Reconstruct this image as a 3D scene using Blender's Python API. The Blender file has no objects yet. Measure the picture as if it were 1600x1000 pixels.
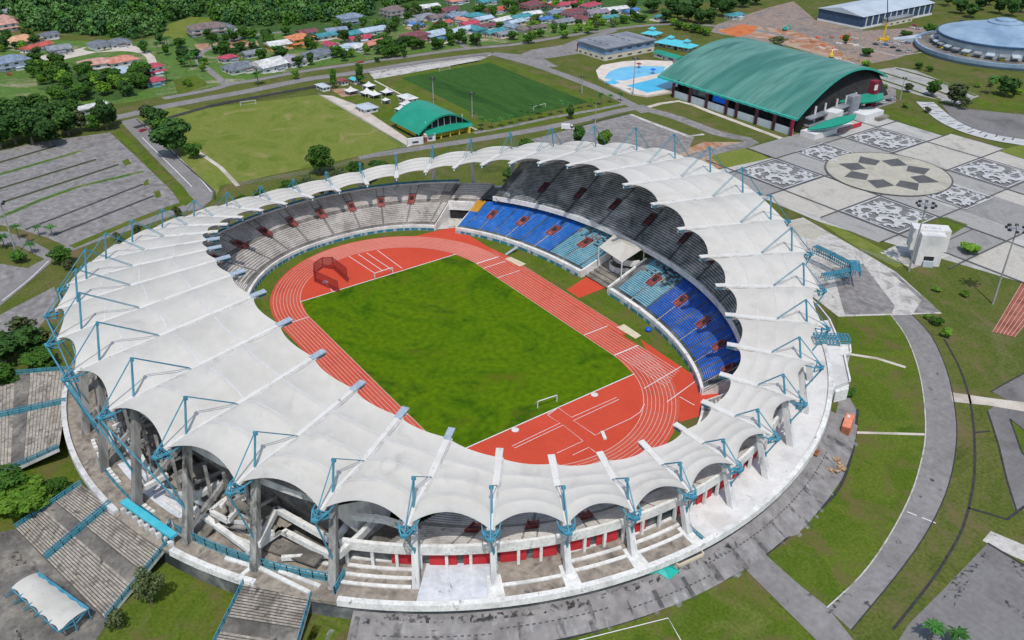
import bpy, bmesh, math, random
import numpy as np
from mathutils import Vector, Matrix
R = math.radians
rng = random.Random(7)
sc = bpy.context.scene
# ---------------------------------------------------------------- camera
CP = np.array([222.416, -135.056, 160.125]); YAW, PITCH, FPX = 2.52033, 0.534617, 1357.77
_f = np.array([math.cos(YAW)*math.cos(PITCH), math.sin(YAW)*math.cos(PITCH), -math.sin(PITCH)])
_r = np.cross(_f, [0, 0, 1]); _r /= np.linalg.norm(_r); _u = np.cross(_r, _f)
cam = bpy.data.cameras.new('camera'); co = bpy.data.objects.new('camera', cam); sc.collection.objects.link(co)
co.matrix_world = Matrix(((_r[0], _u[0], -_f[0], CP[0]), (_r[1], _u[1], -_f[1], CP[1]), (_r[2], _u[2], -_f[2], CP[2]), (0, 0, 0, 1)))
cam.sensor_width = 36; cam.lens = 36*FPX/1600; cam.clip_start = 1; cam.clip_end = 9000
sc.camera = co
# ---------------------------------------------------------------- sky and sun
w = bpy.data.worlds.new('World'); sc.world = w; w.use_nodes = True
SUN_EL, SUN_AZ = R(61), R(-33)
nt = w.node_tree; bg = nt.nodes['Background']; sky = nt.nodes.new('ShaderNodeTexSky'); sky.sky_type = 'NISHITA'
sky.sun_disc = False; sky.sun_elevation = SUN_EL; sky.sun_rotation = math.pi/2 - SUN_AZ
sky.air_density = 1.2; sky.dust_density = 1.5
nt.links.new(sky.outputs[0], bg.inputs[0]); bg.inputs[1].default_value = 0.15
sl = bpy.data.lights.new('sun', 'SUN'); sl.energy = 3.1; sl.angle = R(0.9); sl.color = (1, .965, .91)
so = bpy.data.objects.new('sun', sl); sc.collection.objects.link(so)
sd = Vector((math.cos(SUN_EL)*math.cos(SUN_AZ), math.cos(SUN_EL)*math.sin(SUN_AZ), math.sin(SUN_EL)))
so.rotation_euler = (-sd).to_track_quat('-Z', 'Y').to_euler(); so.location = sd*400
sc.view_settings.view_transform = 'Standard'; sc.view_settings.look = 'None'; sc.view_settings.gamma = 1
sc.view_settings.exposure = 0.0
# ---------------------------------------------------------------- helpers
def G(px, py, z=0.0):
    """the place where the photo's pixel meets height z (the photo is 1600 x 1000)"""
    d = _f + (px-800)/FPX*_r - (py-500)/FPX*_u
    return Vector((CP + d*((z-CP[2])/d[2])).tolist())
def GP(pts, z=0.0): return [G(x, y, z) for x, y in pts]
class MB:
    def __init__(s): s.v = []; s.f = []; s.m = []
    def face(s, pts, m=0):
        n = len(s.v); s.v += [tuple(p) for p in pts]; s.f.append(tuple(range(n, n+len(pts)))); s.m.append(m); return s
    def grid(s, P, m=0, close=False):
        a, b = len(P), len(P[0]); n = len(s.v)
        for r in P: s.v += [tuple(p) for p in r]
        for i in range(a-1):
            for j in range(b-1 if not close else b):
                k = (j+1) % b; s.f.append((n+i*b+j, n+(i+1)*b+j, n+(i+1)*b+k, n+i*b+k)); s.m.append(m)
        return s
    def hexa(s, P, m=0):
        n = len(s.v); s.v += [tuple(p) for p in P]
        for q in ((3, 2, 1, 0), (4, 5, 6, 7), (0, 1, 5, 4), (1, 2, 6, 5), (2, 3, 7, 6), (3, 0, 4, 7)): s.f.append(tuple(n+i for i in q)); s.m.append(m)
        return s
    def box(s, c, d, rz=0, m=0):
        x, y, z = d[0]/2, d[1]/2, d[2]/2; C_, S_ = math.cos(rz), math.sin(rz)
        return s.hexa([(c[0]+a*C_-b*S_, c[1]+a*S_+b*C_, c[2]+e) for e in (-z, z) for a, b in ((-x, -y), (x, -y), (x, y), (-x, y))], m)
    def bar(s, p, q, w, h=None, m=0, w2=None):
        p, q = Vector(p), Vector(q); h = h or w; d = (q-p)
        if d.length < 1e-4: return s
        d.normalize(); up = Vector((0, 0, 1)) if abs(d.z) < .95 else Vector((1, 0, 0))
        a = d.cross(up).normalized(); b = a.cross(d).normalized(); k = w2/w if w2 else 1
        return s.hexa([p+a*i*w/2+b*j*h/2 for i, j in ((-1, -1), (1, -1), (1, 1), (-1, 1))]+[q+a*i*w/2*k+b*j*h/2*k for i, j in ((-1, -1), (1, -1), (1, 1), (-1, 1))], m)
    def tube(s, p, q, r, n=8, r2=None, m=0, cap=True):
        p, q = Vector(p), Vector(q); d = (q-p).normalized(); up = Vector((0, 0, 1)) if abs(d.z) < .95 else Vector((1, 0, 0))
        a = d.cross(up).normalized(); b = a.cross(d); r2 = r if r2 is None else r2
        A = [p+(a*math.cos(t)+b*math.sin(t))*r for t in [2*math.pi*i/n for i in range(n)]]
        B = [q+(a*math.cos(t)+b*math.sin(t))*r2 for t in [2*math.pi*i/n for i in range(n)]]
        s.grid([A, B], m, True)
        if cap: s.face(A, m); s.face(B[::-1], m)
        return s
    def prism(s, P, z0, z1, m=0, mt=None):
        """P: (x, y) outline; extruded"""
        n = len(P); A = [(p[0], p[1], z0) for p in P]; B = [(p[0], p[1], z1) for p in P]
        ar = sum(P[i][0]*P[(i+1) % n][1]-P[(i+1) % n][0]*P[i][1] for i in range(n))
        if ar < 0: A.reverse(); B.reverse()
        s.face(B, m if mt is None else mt); s.face(A[::-1], m)
        for i in range(n): j = (i+1) % n; s.face([A[i], A[j], B[j], B[i]], m)
        return s
    def mesh(s, name, mats, smooth=False):
        me = bpy.data.meshes.new(name); me.from_pydata(s.v, [], s.f)
        for m in (mats if isinstance(mats, (list, tuple)) else [mats]): me.materials.append(m)
        if any(s.m): me.polygons.foreach_set('material_index', s.m)
        if smooth: me.polygons.foreach_set('use_smooth', [True]*len(s.f))
        me.update(); return me
    def build(s, name, mats, parent=None, smooth=False):
        return link(name, s.mesh(name, mats, smooth), parent)
def link(name, data, parent=None):
    o = bpy.data.objects.new(name, data); sc.collection.objects.link(o)
    if parent: o.parent = parent
    return o
def tag(o, label=None, cat=None, group=None, kind=None):
    for k, v in (('label', label), ('category', cat), ('group', group), ('kind', kind)):
        if v: o[k] = v
    return o
def thing(name, label, cat, loc=(0, 0, 0), rz=0, group=None):
    o = link(name, None); o.location = loc; o.rotation_euler = (0, 0, rz); return tag(o, label, cat, group)
def dup(root, loc, rz=0, s=1, label=None, group=None):
    def cp(o, par):
        c = o.copy(); sc.collection.objects.link(c); c.parent = par
        for ch in o.children: cp(ch, c)
        return c
    c = cp(root, None); c.location = loc; c.rotation_euler = (0, 0, rz); c.scale = (s, s, s) if not isinstance(s, tuple) else s
    if label: c['label'] = label
    if group: c['group'] = group
    return c
def struct(name, mb, m, smooth=False): return tag(mb.build(name, m, None, smooth), kind='structure')
def sheet(name, pts, z, m, kind='structure'):
    bm = bmesh.new(); vs = [bm.verts.new((p[0], p[1], z)) for p in pts]; bm.faces.new(vs); bmesh.ops.triangulate(bm, faces=bm.faces)
    bmesh.ops.recalc_face_normals(bm, faces=bm.faces)
    if sum(f.normal.z for f in bm.faces) < 0: bmesh.ops.reverse_faces(bm, faces=bm.faces)
    me = bpy.data.meshes.new(name); bm.to_mesh(me); bm.free(); me.materials.append(m)
    return tag(link(name, me), kind=kind)
def psheet(name, px, z, m): return sheet(name, GP(px), z, m)
def strip(pts, w, z, mb=None, m=0):
    """flat ribbon along world points, width w (number or one per point)"""
    mb = mb or MB(); L = []; Q = []
    for i, p in enumerate(pts):
        a = pts[max(i-1, 0)]; b = pts[min(i+1, len(pts)-1)]; d = Vector((b[0]-a[0], b[1]-a[1])).normalized(); n = Vector((-d.y, d.x))
        ww = (w[i] if isinstance(w, (list, tuple)) else w)/2
        L.append((p[0]+n.x*ww, p[1]+n.y*ww, z)); Q.append((p[0]-n.x*ww, p[1]-n.y*ww, z))
    mb.grid([Q, L], m); return mb
def smoothpath(pts, n=6):
    P = [Vector(p) for p in pts]; out = []
    for i in range(len(P)-1):
        a = P[max(i-1, 0)]; b = P[i]; c = P[i+1]; d = P[min(i+2, len(P)-1)]
        for j in range(n):
            t = j/n; out.append(.5*((2*b)+(c-a)*t+(2*a-5*b+4*c-d)*t*t+(3*b-a-3*c+d)*t**3))
    out.append(P[-1]); return out
# ---------------------------------------------------------------- materials
def mat(name, cols, scale=.1, rough=.85, det=6, fine=0, fs=2.0, metal=0, spec=.3, bump=0, bs=1, dist=0, sx=(1, 1, 1), obj=False, rnd=0, contrast=(.35, .65), mould=0, ms=.25, mc=(.03, .03, .028)):
    m = bpy.data.materials.new(name); m.use_nodes = True; nt = m.node_tree; N = nt.nodes; L = nt.links; b = N['Principled BSDF']
    b.inputs['Roughness'].default_value = rough; b.inputs['Metallic'].default_value = metal; b.inputs['Specular IOR Level'].default_value = spec
    cols = [c if isinstance(c, (tuple, list)) else (c, c, c) for c in cols]
    if len(cols) == 1 and not fine and not rnd: b.inputs['Base Color'].default_value = (*cols[0], 1); return m
    if obj: tc = N.new('ShaderNodeTexCoord'); src = tc.outputs['Object']
    else: tc = N.new('ShaderNodeNewGeometry'); src = tc.outputs['Position']
    mp = N.new('ShaderNodeMapping'); mp.inputs['Scale'].default_value = sx; L.new(src, mp.inputs[0])
    no = N.new('ShaderNodeTexNoise'); no.inputs['Scale'].default_value = scale; no.inputs['Detail'].default_value = det; no.inputs['Roughness'].default_value = .6; no.inputs['Distortion'].default_value = dist
    L.new(mp.outputs[0], no.inputs['Vector'])
    cr = N.new('ShaderNodeValToRGB'); e = cr.color_ramp.elements; a, z = contrast
    while len(e) < len(cols): e.new(.5)
    for i, c in enumerate(cols): e[i].position = a+(z-a)*i/max(1, len(cols)-1); e[i].color = (*c, 1)
    L.new(no.outputs['Fac'], cr.inputs[0]); out = cr.outputs[0]
    def vary(out, fac_socket, amt):
        mr = N.new('ShaderNodeMapRange'); mr.inputs[3].default_value = 1-amt; mr.inputs[4].default_value = 1+amt; L.new(fac_socket, mr.inputs[0])
        mx = N.new('ShaderNodeVectorMath'); mx.operation = 'SCALE'; L.new(out, mx.inputs[0]); L.new(mr.outputs[0], mx.inputs['Scale']); return mx.outputs[0]
    if fine:
        n2 = N.new('ShaderNodeTexNoise'); n2.inputs['Scale'].default_value = fs; n2.inputs['Detail'].default_value = 4; L.new(mp.outputs[0], n2.inputs['Vector']); out = vary(out, n2.outputs['Fac'], fine*2)
    if mould:
        n4 = N.new('ShaderNodeTexNoise'); n4.inputs['Scale'].default_value = ms; n4.inputs['Detail'].default_value = 9; n4.inputs['Roughness'].default_value = .68; n4.inputs['Distortion'].default_value = .8; L.new(mp.outputs[0], n4.inputs['Vector'])
        m4 = N.new('ShaderNodeMapRange'); m4.inputs[1].default_value = .66-mould*.3; m4.inputs[2].default_value = .76-mould*.2; L.new(n4.outputs['Fac'], m4.inputs[0])
        x4 = N.new('ShaderNodeMix'); x4.data_type = 'RGBA'; L.new(m4.outputs[0], x4.inputs[0]); L.new(out, x4.inputs[6]); x4.inputs[7].default_value = (*mc, 1); out = x4.outputs[2]
    if rnd:
        oi = N.new('ShaderNodeObjectInfo'); out = vary(out, oi.outputs['Random'], rnd)
    L.new(out, b.inputs['Base Color'])
    if bump:
        n3 = N.new('ShaderNodeTexNoise'); n3.inputs['Scale'].default_value = bs; n3.inputs['Detail'].default_value = 5; L.new(mp.outputs[0], n3.inputs['Vector'])
        bp = N.new('ShaderNodeBump'); bp.inputs['Strength'].default_value = .6; bp.inputs['Distance'].default_value = bump; L.new(n3.outputs['Fac'], bp.inputs['Height']); L.new(bp.outputs[0], b.inputs['Normal'])
    return m
M = {}
M['ground'] = mat('rough_grass', [(.052, .075, .014), (.098, .112, .027), (.072, .098, .018), (.13, .127, .052)], .03, det=9, fine=.34, fs=1.1, dist=1, contrast=(.3, .7), bump=.4, bs=.8, mould=.5, ms=.06, mc=(.14, .11, .055), spec=.08, rough=1)
M['lawn'] = mat('lawn_grass', [(.048, .094, .009), (.095, .130, .017), (.066, .108, .010), (.115, .138, .030)], .045, det=9, fine=.3, fs=1.3, dist=1.2, contrast=(.3, .7), bump=.25, bs=1, mould=.55, ms=.08, mc=(.12, .10, .038), spec=.08, rough=1)
M['infield'] = mat('infield_grass', [(.026, .076, .002), (.066, .130, .003), (.080, .145, .003), (.036, .084, .004)], .028, fine=.25, fs=.5, dist=1.8, contrast=(.32, .66), mould=.3, ms=.05, mc=(.088, .108, .008), spec=.05, rough=1)
M['paleturf'] = mat('pale_pitch_grass', [(.085, .135, .016), (.155, .18, .040), (.115, .155, .024)], .03, fine=.14, fs=.7, dist=1.4, contrast=(.3, .7), mould=.35, ms=.05, mc=(.23, .205, .08), spec=.06, rough=1)
M['darkturf'] = mat('artificial_turf', [(.022, .062, .016), (.040, .095, .022), (.030, .075, .018)], .05, fine=.15, fs=.7, contrast=(.35, .65), sx=(.2, 1, 1), spec=.04, rough=1)
M['veg'] = mat('undergrowth', [(.02, .05, .012), (.05, .11, .018), (.03, .075, .012), (.08, .13, .03)], .05, fine=.3, fs=.7, dist=1, bump=1.5, bs=.4)
M['asphalt'] = mat('asphalt', [(.115, .11, .108), (.155, .148, .145), (.185, .178, .175), (.16, .153, .15)], .05, fine=.14, fs=.8, contrast=(.3, .7), dist=.6, spec=.12)
M['asphalt2'] = mat('worn_asphalt', [(.155, .145, .14), (.195, .183, .178), (.235, .222, .215), (.175, .165, .16)], .07, fine=.28, fs=.35, contrast=(.3, .68), dist=2, mould=.16, ms=.12, mc=(.08, .075, .072), spec=.12)
M['road'] = mat('road_asphalt', [(.175, .166, .162), (.205, .195, .19), (.235, .225, .22)], .08, fine=.16, fs=.6, contrast=(.3, .7), mould=.14, ms=.3, dist=1, spec=.12)
M['stain'] = mat('black_stain', [.03, .05], .3)
def ragged(m, scale=.5, lo=.42, hi=.52):
    n = m.node_tree; no = n.nodes.new('ShaderNodeTexNoise'); g = n.nodes.new('ShaderNodeNewGeometry'); n.links.new(g.outputs['Position'], no.inputs['Vector']); no.inputs['Scale'].default_value = scale; no.inputs['Detail'].default_value = 8
    mr = n.nodes.new('ShaderNodeMapRange'); mr.inputs[1].default_value = lo; mr.inputs[2].default_value = hi; n.links.new(no.outputs['Fac'], mr.inputs[0]); n.links.new(mr.outputs[0], n.nodes['Principled BSDF'].inputs['Alpha'])
ragged(M['stain'], .9, .5, .72)
M['black'] = mat('dark_kerb', [.025, .045], .5)
M['dirt'] = mat('bare_earth', [(.25, .17, .11), (.36, .27, .20), (.30, .12, .05), (.40, .33, .27)], .035, fine=.2, fs=.4, dist=1)
M['redearth'] = mat('red_earth', [(.42, .10, .025), (.50, .16, .05), (.36, .09, .03)], .08, fine=.15)
M['apronw'] = mat('pale_worn_road', [(.24, .23, .22), (.32, .31, .295), (.36, .35, .33)], .08, fine=.15, mould=.2)
M['site'] = mat('building_site_ground', [(.13, .115, .11), (.20, .17, .155), (.28, .20, .155), (.17, .15, .135)], .05, fine=.3, fs=.4, dist=1.5, contrast=(.3, .68), mould=.2, ms=.15)
M['sandy'] = mat('pale_gravel', [(.42, .36, .30), (.52, .47, .41), (.35, .31, .25)], .06, fine=.12)
M['concrete'] = mat('stained_concrete', [(.20, .19, .175), (.40, .38, .35), (.48, .46, .43), (.28, .265, .24)], .08, fine=.2, fs=.7, contrast=(.3, .65), dist=1, mould=0.25)
M['plaza'] = mat('plaza_paving', [(.24, .235, .22), (.36, .35, .33), (.42, .41, .385), (.29, .28, .265)], .035, fine=.1, fs=.9, contrast=(.3, .7), dist=1.8, mould=.2, ms=.08, mc=(.20, .195, .185))
M['plazagrey'] = mat('plaza_grey_paving', [(.125, .12, .12), (.165, .16, .158), (.19, .183, .178)], .1, fine=.12, spec=.1)
M['plazatan'] = mat('plaza_tan_paving', [(.30, .285, .24), (.40, .375, .31), (.36, .34, .28)], .06, fine=.12, fs=.8, mould=.15, ms=.2, mc=(.2, .19, .16))
M['plazawhite'] = mat('plaza_white_paving', [.38, .48], .2, fine=.12)
for i_, c_ in enumerate(((.31, .30, .285), (.43, .405, .36), (.26, .252, .24))): M['panel%d' % i_] = mat('plaza_panel_paving', [tuple(.75*v for v in c_), c_, tuple(.88*v for v in c_)], .05, fine=.12, fs=.9, contrast=(.3, .7), dist=2, mould=.25, ms=.09, mc=tuple(.6*v for v in c_))
M['slate'] = mat('slate_paving', [.075, .10], .2, fine=.1)
M['brown'] = mat('brown_weathered_concrete', [(.12, .105, .09), (.22, .19, .16), (.30, .265, .22), (.16, .14, .12)], .12, fine=.25, fs=.8, contrast=(.3, .68), dist=1, mould=0.3)
M['stairc'] = mat('stair_concrete', [(.14, .122, .10), (.27, .24, .20), (.38, .345, .29), (.17, .15, .125)], .16, fine=.3, fs=1.2, contrast=(.3, .68), dist=1, mould=.35)
M['dstep'] = mat('dark_step_edge', [.05, .09], .4)
M['landing'] = mat('landing_concrete', [(.085, .078, .07), (.15, .14, .125), (.27, .245, .205)], .09, fine=.25, fs=.9, mould=.3)
M['deck'] = mat('white_deck', [(.48, .475, .47), (.58, .575, .565), (.62, .61, .60), (.52, .50, .475)], .07, fine=.07, fs=.8, mould=0.06)
M['bluedeck'] = mat('pale_blue_deck', [(.40, .43, .46), (.52, .55, .59), (.58, .60, .64)], .12, fine=.12, fs=1, mould=0.2)
M['white'] = mat('white_painted_concrete', [(.50, .50, .48), (.64, .64, .62), (.70, .70, .68)], .25, fine=.15, fs=1.3, mould=0.22)
M['colw'] = mat('column_concrete', [(.42, .42, .42), (.56, .56, .555), (.64, .64, .63)], .25, fine=.16, fs=.9, sx=(1, 1, .25), mould=0.28)
M['fabric'] = mat('roof_membrane_fabric', [(.55, .53, .485), (.60, .58, .535), (.625, .605, .56)], .035, rough=.75, fine=.05, fs=.4, spec=.08, dist=1, mould=.32, ms=.12, mc=(.50, .485, .445))
def translucent(m, f):
    n = m.node_tree; b = n.nodes['Principled BSDF']; t = n.nodes.new('ShaderNodeBsdfTranslucent'); x = n.nodes.new('ShaderNodeMixShader'); x.inputs[0].default_value = f; t.inputs[0].default_value = (.85, .84, .80, 1)
    n.links.new(b.outputs[0], x.inputs[1]); n.links.new(t.outputs[0], x.inputs[2]); n.links.new(x.outputs[0], n.nodes['Material Output'].inputs[0])
translucent(M['fabric'], .2)
M['seam_shade'] = mat('membrane_seam_shade', [.44, .52], .5, rough=.8)  # darker than the fabric: shading along the arch lines put into colour
M['gutter'] = mat('dirty_valley_strip', [(.36, .35, .33), (.46, .45, .43), (.52, .51, .49)], .3, fine=.15, mould=.3, ms=.5, mc=(.28, .27, .25))
M['cap'] = mat('rib_cap_sheet', [(.54, .525, .49), (.59, .575, .54), (.61, .60, .565)], .3, rough=.7, fine=.06, mould=.2)
M['steelw'] = mat('pale_steel', [.50, .60], .5, rough=.5)
M['platform'] = mat('grey_blue_steel', [(.26, .32, .38), (.36, .42, .48)], .8, rough=.5)
M['blue'] = mat('blue_painted_steel', [(.04, .19, .28), (.07, .28, .38)], .5, rough=.45, spec=.5)
M['blue2'] = mat('dark_blue_steel', [(.02, .13, .20), (.04, .22, .30)], .5, rough=.5)
M['cyan'] = mat('bright_cyan_sheet', [(.05, .40, .52), (.08, .48, .58)], .3, rough=.5)
M['colg'] = mat('stained_grey_column', [(.16, .155, .15), (.29, .285, .275), (.38, .375, .365)], .25, fine=.22, fs=.9, sx=(1, 1, .2), mould=.5)
M['gshade'] = mat('weathered_shaded_concrete', [(.16, .155, .15), (.28, .275, .265), (.36, .35, .34)], .3, fine=.2, mould=.35)  # weathered, and darkened to paint the dim depth of the west bays
M['bench'] = mat('bench_concrete', [(.34, .315, .29), (.48, .45, .42), (.56, .53, .495)], .12, fine=.15, fs=1, mould=.2)
M['tier'] = mat('tier_concrete', [(.12, .11, .10), (.20, .19, .175), (.28, .265, .25)], .12, fine=.2, fs=1)
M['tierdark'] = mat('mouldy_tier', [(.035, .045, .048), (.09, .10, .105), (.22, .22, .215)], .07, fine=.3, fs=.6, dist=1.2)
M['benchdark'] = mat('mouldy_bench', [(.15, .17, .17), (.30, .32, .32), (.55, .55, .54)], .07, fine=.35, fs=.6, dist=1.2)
M['seatblue'] = mat('blue_seats', [(.004, .13, .52), (.008, .18, .64)], .3, rough=.5, fine=.1, spec=.3)
M['seatdeep'] = mat('deep_blue_seats', [(.004, .085, .46), (.006, .115, .55)], .3, rough=.5, spec=.3)
M['seatcyan'] = mat('faded_cyan_seats', [(.10, .34, .46), (.22, .46, .55)], .3, rough=.5, fine=.1)
M['seatorange'] = mat('orange_seats', [(.62, .30, .02), (.70, .37, .03)], .3, rough=.5)
M['vom'] = mat('red_painted_wall', [(.16, .035, .035), (.22, .055, .05), (.28, .10, .09)], .5, fine=.15)
M['vom_shaded'] = mat('shaded_red_wall', [(.06, .018, .02), (.09, .025, .03)], .5)  # the red wall again, darkened for the shade under the roof
M['redwall'] = mat('bright_red_wall', [(.42, .02, .03), (.50, .035, .04)], .2, fine=.08)
M['track'] = mat('track_rubber', [(.43, .065, .038), (.50, .08, .048), (.47, .092, .060)], .07, fine=.08, fs=.8, rough=.9, spec=.15, mould=.12, ms=.3, mc=(.33, .06, .045))
M['track2'] = mat('track_rubber_deep', [(.47, .058, .030), (.52, .068, .036)], .06, fine=.05, fs=.8, rough=.9, spec=.15)
M['fade'] = mat('track_rubber_faded', [(.50, .12, .085), (.55, .15, .11)], .08, fine=.06, rough=.9, spec=.15)
M['line'] = mat('white_line_paint', [.62, .72], .4)
M['linef'] = mat('faded_line_paint', [(.58, .32, .26), (.62, .42, .36)], .4)
M['sand'] = mat('sand', [(.50, .44, .30), (.60, .54, .40)], .4, fine=.1)
M['greenroof'] = mat('green_metal_roof', [(.03, .125, .10), (.05, .175, .14), (.10, .24, .195), (.035, .12, .10)], .05, rough=.5, fine=.2, fs=.35, sx=(1.6, .16, .16), contrast=(.3, .7), dist=.6, spec=.4)
M['greenroof2'] = mat('bright_green_metal_roof', [(.01, .22, .14), (.015, .26, .17)], .1, rough=.45, fine=.08, fs=.6, spec=.4)
M['teal'] = mat('teal_fascia', [(.04, .36, .28), (.05, .42, .34)], .3, rough=.5)
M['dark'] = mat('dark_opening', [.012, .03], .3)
M['maroon'] = mat('maroon_column', [(.16, .012, .03), (.22, .02, .04)], .4)
M['dmaroon'] = mat('dark_column_paint', [(.04, .012, .018), (.06, .02, .026)], .4)
M['glass'] = mat('window_glass', [(.03, .045, .06), (.06, .08, .10)], .5, rough=.15, spec=.8)
M['paleglass'] = mat('pale_block_wall', [(.36, .42, .46), (.45, .51, .54)], .3, fine=.12)
M['water'] = mat('pool_water', [(.01, .34, .58), (.02, .42, .64)], .1, rough=.12, spec=.5, fine=.05)
M['water2'] = mat('pale_pool_water', [(.08, .38, .60), (.14, .46, .66)], .1, rough=.12, spec=.5)
M['village'] = mat('village_ground_cover', [(.04, .10, .012), (.09, .16, .025), (.06, .13, .015), (.16, .18, .07), (.34, .31, .25)], .04, fine=.3, fs=.5, dist=1, contrast=(.3, .72))
M['pooldeck'] = mat('pool_deck', [(.50, .44, .38), (.62, .56, .50)], .15, fine=.08)
M['yellow'] = mat('yellow_wall', [(.60, .45, .04), (.68, .54, .08)], .2)
M['cream'] = mat('cream_wall', [(.50, .45, .36), (.60, .55, .46)], .2, fine=.08)
M['hwhite'] = mat('white_house_wall', [.55, .66], .3, fine=.08)
M['bluegrey'] = mat('blue_grey_cladding', [(.16, .24, .36), (.20, .29, .42)], .2, rough=.6)
M['flatgrey'] = mat('grey_flat_roof', [(.13, .145, .17), (.20, .215, .24), (.24, .25, .27)], .08, fine=.2, fs=.5, sx=(.3, 1, 1))
M['whroof'] = mat('pale_metal_roof', [(.36, .41, .46), (.44, .49, .54)], .1, rough=.5, fine=.05)
M['navy'] = mat('navy_cladding', [(.025, .055, .11), (.04, .08, .155)], .2, rough=.5)
M['arenaroof'] = mat('arena_blue_roof', [(.16, .24, .34), (.22, .31, .42), (.27, .36, .46)], .05, rough=.45, fine=.1, fs=.3, spec=.4)
M['pool_roof'] = mat('turquoise_roof', [(.07, .42, .50), (.10, .50, .58)], .2, rough=.5)
M['container'] = mat('orange_container_steel', [(.48, .10, .05), (.56, .15, .08)], .5, fine=.1)
M['wood'] = mat('weathered_timber', [(.25, .15, .08), (.42, .30, .19)], 1, fine=.3)
M['rust'] = mat('rusty_steel', [(.20, .07, .035), (.32, .12, .06)], 1)
M['rust2'] = mat('worn_brown_rubber', [(.17, .05, .032), (.26, .085, .055), (.31, .11, .075)], .15, fine=.2)
M['net'] = mat('red_netting', [(.26, .03, .03), (.34, .05, .05)], 1)
M['pole'] = mat('galvanised_pole', [.30, .40], .5, rough=.5, metal=.3)
M['bark'] = mat('bark', [(.10, .08, .06), (.20, .165, .13)], 1.5, fine=.2)
M['hedge'] = mat('hedge_leaf', [(.02, .06, .01), (.05, .12, .02)], 1)
M['tarp'] = mat('teal_tarpaulin', [(.01, .30, .25), (.02, .40, .33)], .3, rough=.5)
def leafm(n, c, rnd=.3): return mat(n, c, .35, rough=.7, fine=.3, fs=1.4, rnd=rnd, spec=.15, contrast=(.25, .75))
M['leafd'] = leafm('dark_foliage', [(.014, .045, .010), (.032, .08, .016), (.055, .115, .025)])
M['leaff'] = leafm('forest_foliage', [(.03, .085, .02), (.06, .14, .032), (.10, .19, .045)])
M['leafm'] = leafm('mid_foliage', [(.018, .058, .008), (.04, .105, .012), (.075, .15, .02)])
M['leafl'] = leafm('light_foliage', [(.05, .13, .010), (.11, .22, .02), (.16, .28, .035)])
M['leafo'] = leafm('olive_foliage', [(.035, .055, .02), (.07, .095, .035), (.11, .13, .05)])
M['palm'] = leafm('palm_frond', [(.02, .08, .015), (.05, .15, .025)])
M['leaff2'] = leafm('forest_foliage_pale', [(.045, .11, .03), (.075, .155, .045), (.11, .20, .06)])
M['leaff3'] = leafm('forest_foliage_deep', [(.012, .05, .016), (.03, .085, .026), (.05, .12, .035)])
def colmat(n, c, r=.55, k=.14): return mat(n, [tuple(x*(1-k) for x in c), c, tuple(min(1, x*(1+k)) for x in c)], .35, rough=r, fine=.1, fs=1)
M['streak'] = mat('pale_water_streak', [.30, .36], .3); ragged(M['streak'], .45, .40, .75)
# ---------------------------------------------------------------- stadium curves
RB = {'B': [114.902, 2.181, -1.631, 113.283, -1.435, -1.952, 27.852, -9.777, .192, -.054, .025],
      'O': [119.698, 1.798, -1.235, 122.733, -.468, -1.107, 26.521, -9.334, .38, -.063, .01],
      'M': [113.723, 2.385, -2.037, 111.186, -1.976, -2.368, 36.425, -12.677, -.015, -.051, .033],
      'S': [106.868, 3.085, -1.531, 99.868, 1.046, -1.675, 29.174, -10.469, -.177, -.075, .03],
      'I': [100.339, 1.028, -2.261, 71.434, .881, -1.748, 29.824, -11.524, 1.219, .011, .043]}
def rib(n, k):
    p = RB[n]; ph = 2*math.pi*(k-9.4669)/40; ph += p[9]*math.sin(2*ph)+p[10]*math.sin(4*ph); c, s = math.cos, math.sin
    return Vector((p[0]*c(ph)+p[1]*c(3*ph)+p[2]*c(5*ph)-.18, p[3]*s(ph)+p[4]*s(3*ph)+p[5]*s(5*ph)-.29, p[6]+p[7]*c(2*ph)+p[8]*c(4*ph)))
def inner(k, a=94, b=64, n=2.35):
    B = rib('B', k); th = math.atan2(B.y/113, B.x/115); c, s = math.cos(th), math.sin(th)
    return Vector((a*math.copysign(abs(c)**(2/n), c), b*math.copysign(abs(s)**(2/n), s), 0))
def SP(s, k, z):
    a = inner(k); B = rib('B', k); return Vector((a.x*(1-s)+B.x*s, a.y*(1-s)+B.y*s, z))
def outd(k, r, z):      # a point r metres outward of the mast line
    B = rib('B', k); d = Vector((B.x, B.y, 0)).normalized(); return Vector((B.x+d.x*r, B.y+d.y*r, z))
def PR(rad, k, z):
    B = rib('B', k); d = Vector((B.x, B.y, 0)).normalized(); return Vector((d.x*rad, d.y*rad, z))
def ks(a, b, n): return [a+(b-a)*i/n for i in range(n+1)]
# ================================================================ GROUND
struct('ground', MB().face([(-4000, -2500, 0), (2500, -2500, 0), (2500, 5000, 0), (-4000, 5000, 0)]), M['ground'])
# -- lawns
psheet('lawn', [(1310, 493), (1392, 493), (1415, 525), (1433, 570), (1443, 620), (1446, 680), (1437, 730), (1420, 780), (1385, 845), (1345, 900), (1292, 950), (1195, 868), (1320, 745), (1340, 650), (1300, 600)], .02, M['lawn'])
psheet('lawn', [(150, 1010), (240, 890), (262, 880), (380, 925), (360, 1010)], .02, M['lawn'])
psheet('lawn', [(470, 1010), (500, 960), (560, 960), (590, 1010)], .02, M['lawn'])
psheet('lawn', [(0, 700), (90, 690), (140, 760), (40, 830), (0, 850)], .02, M['lawn'])
psheet('lawn', [(850, 1010), (1020, 958), (1157, 896), (1260, 985), (1285, 1010)], .02, M['lawn'])
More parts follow.
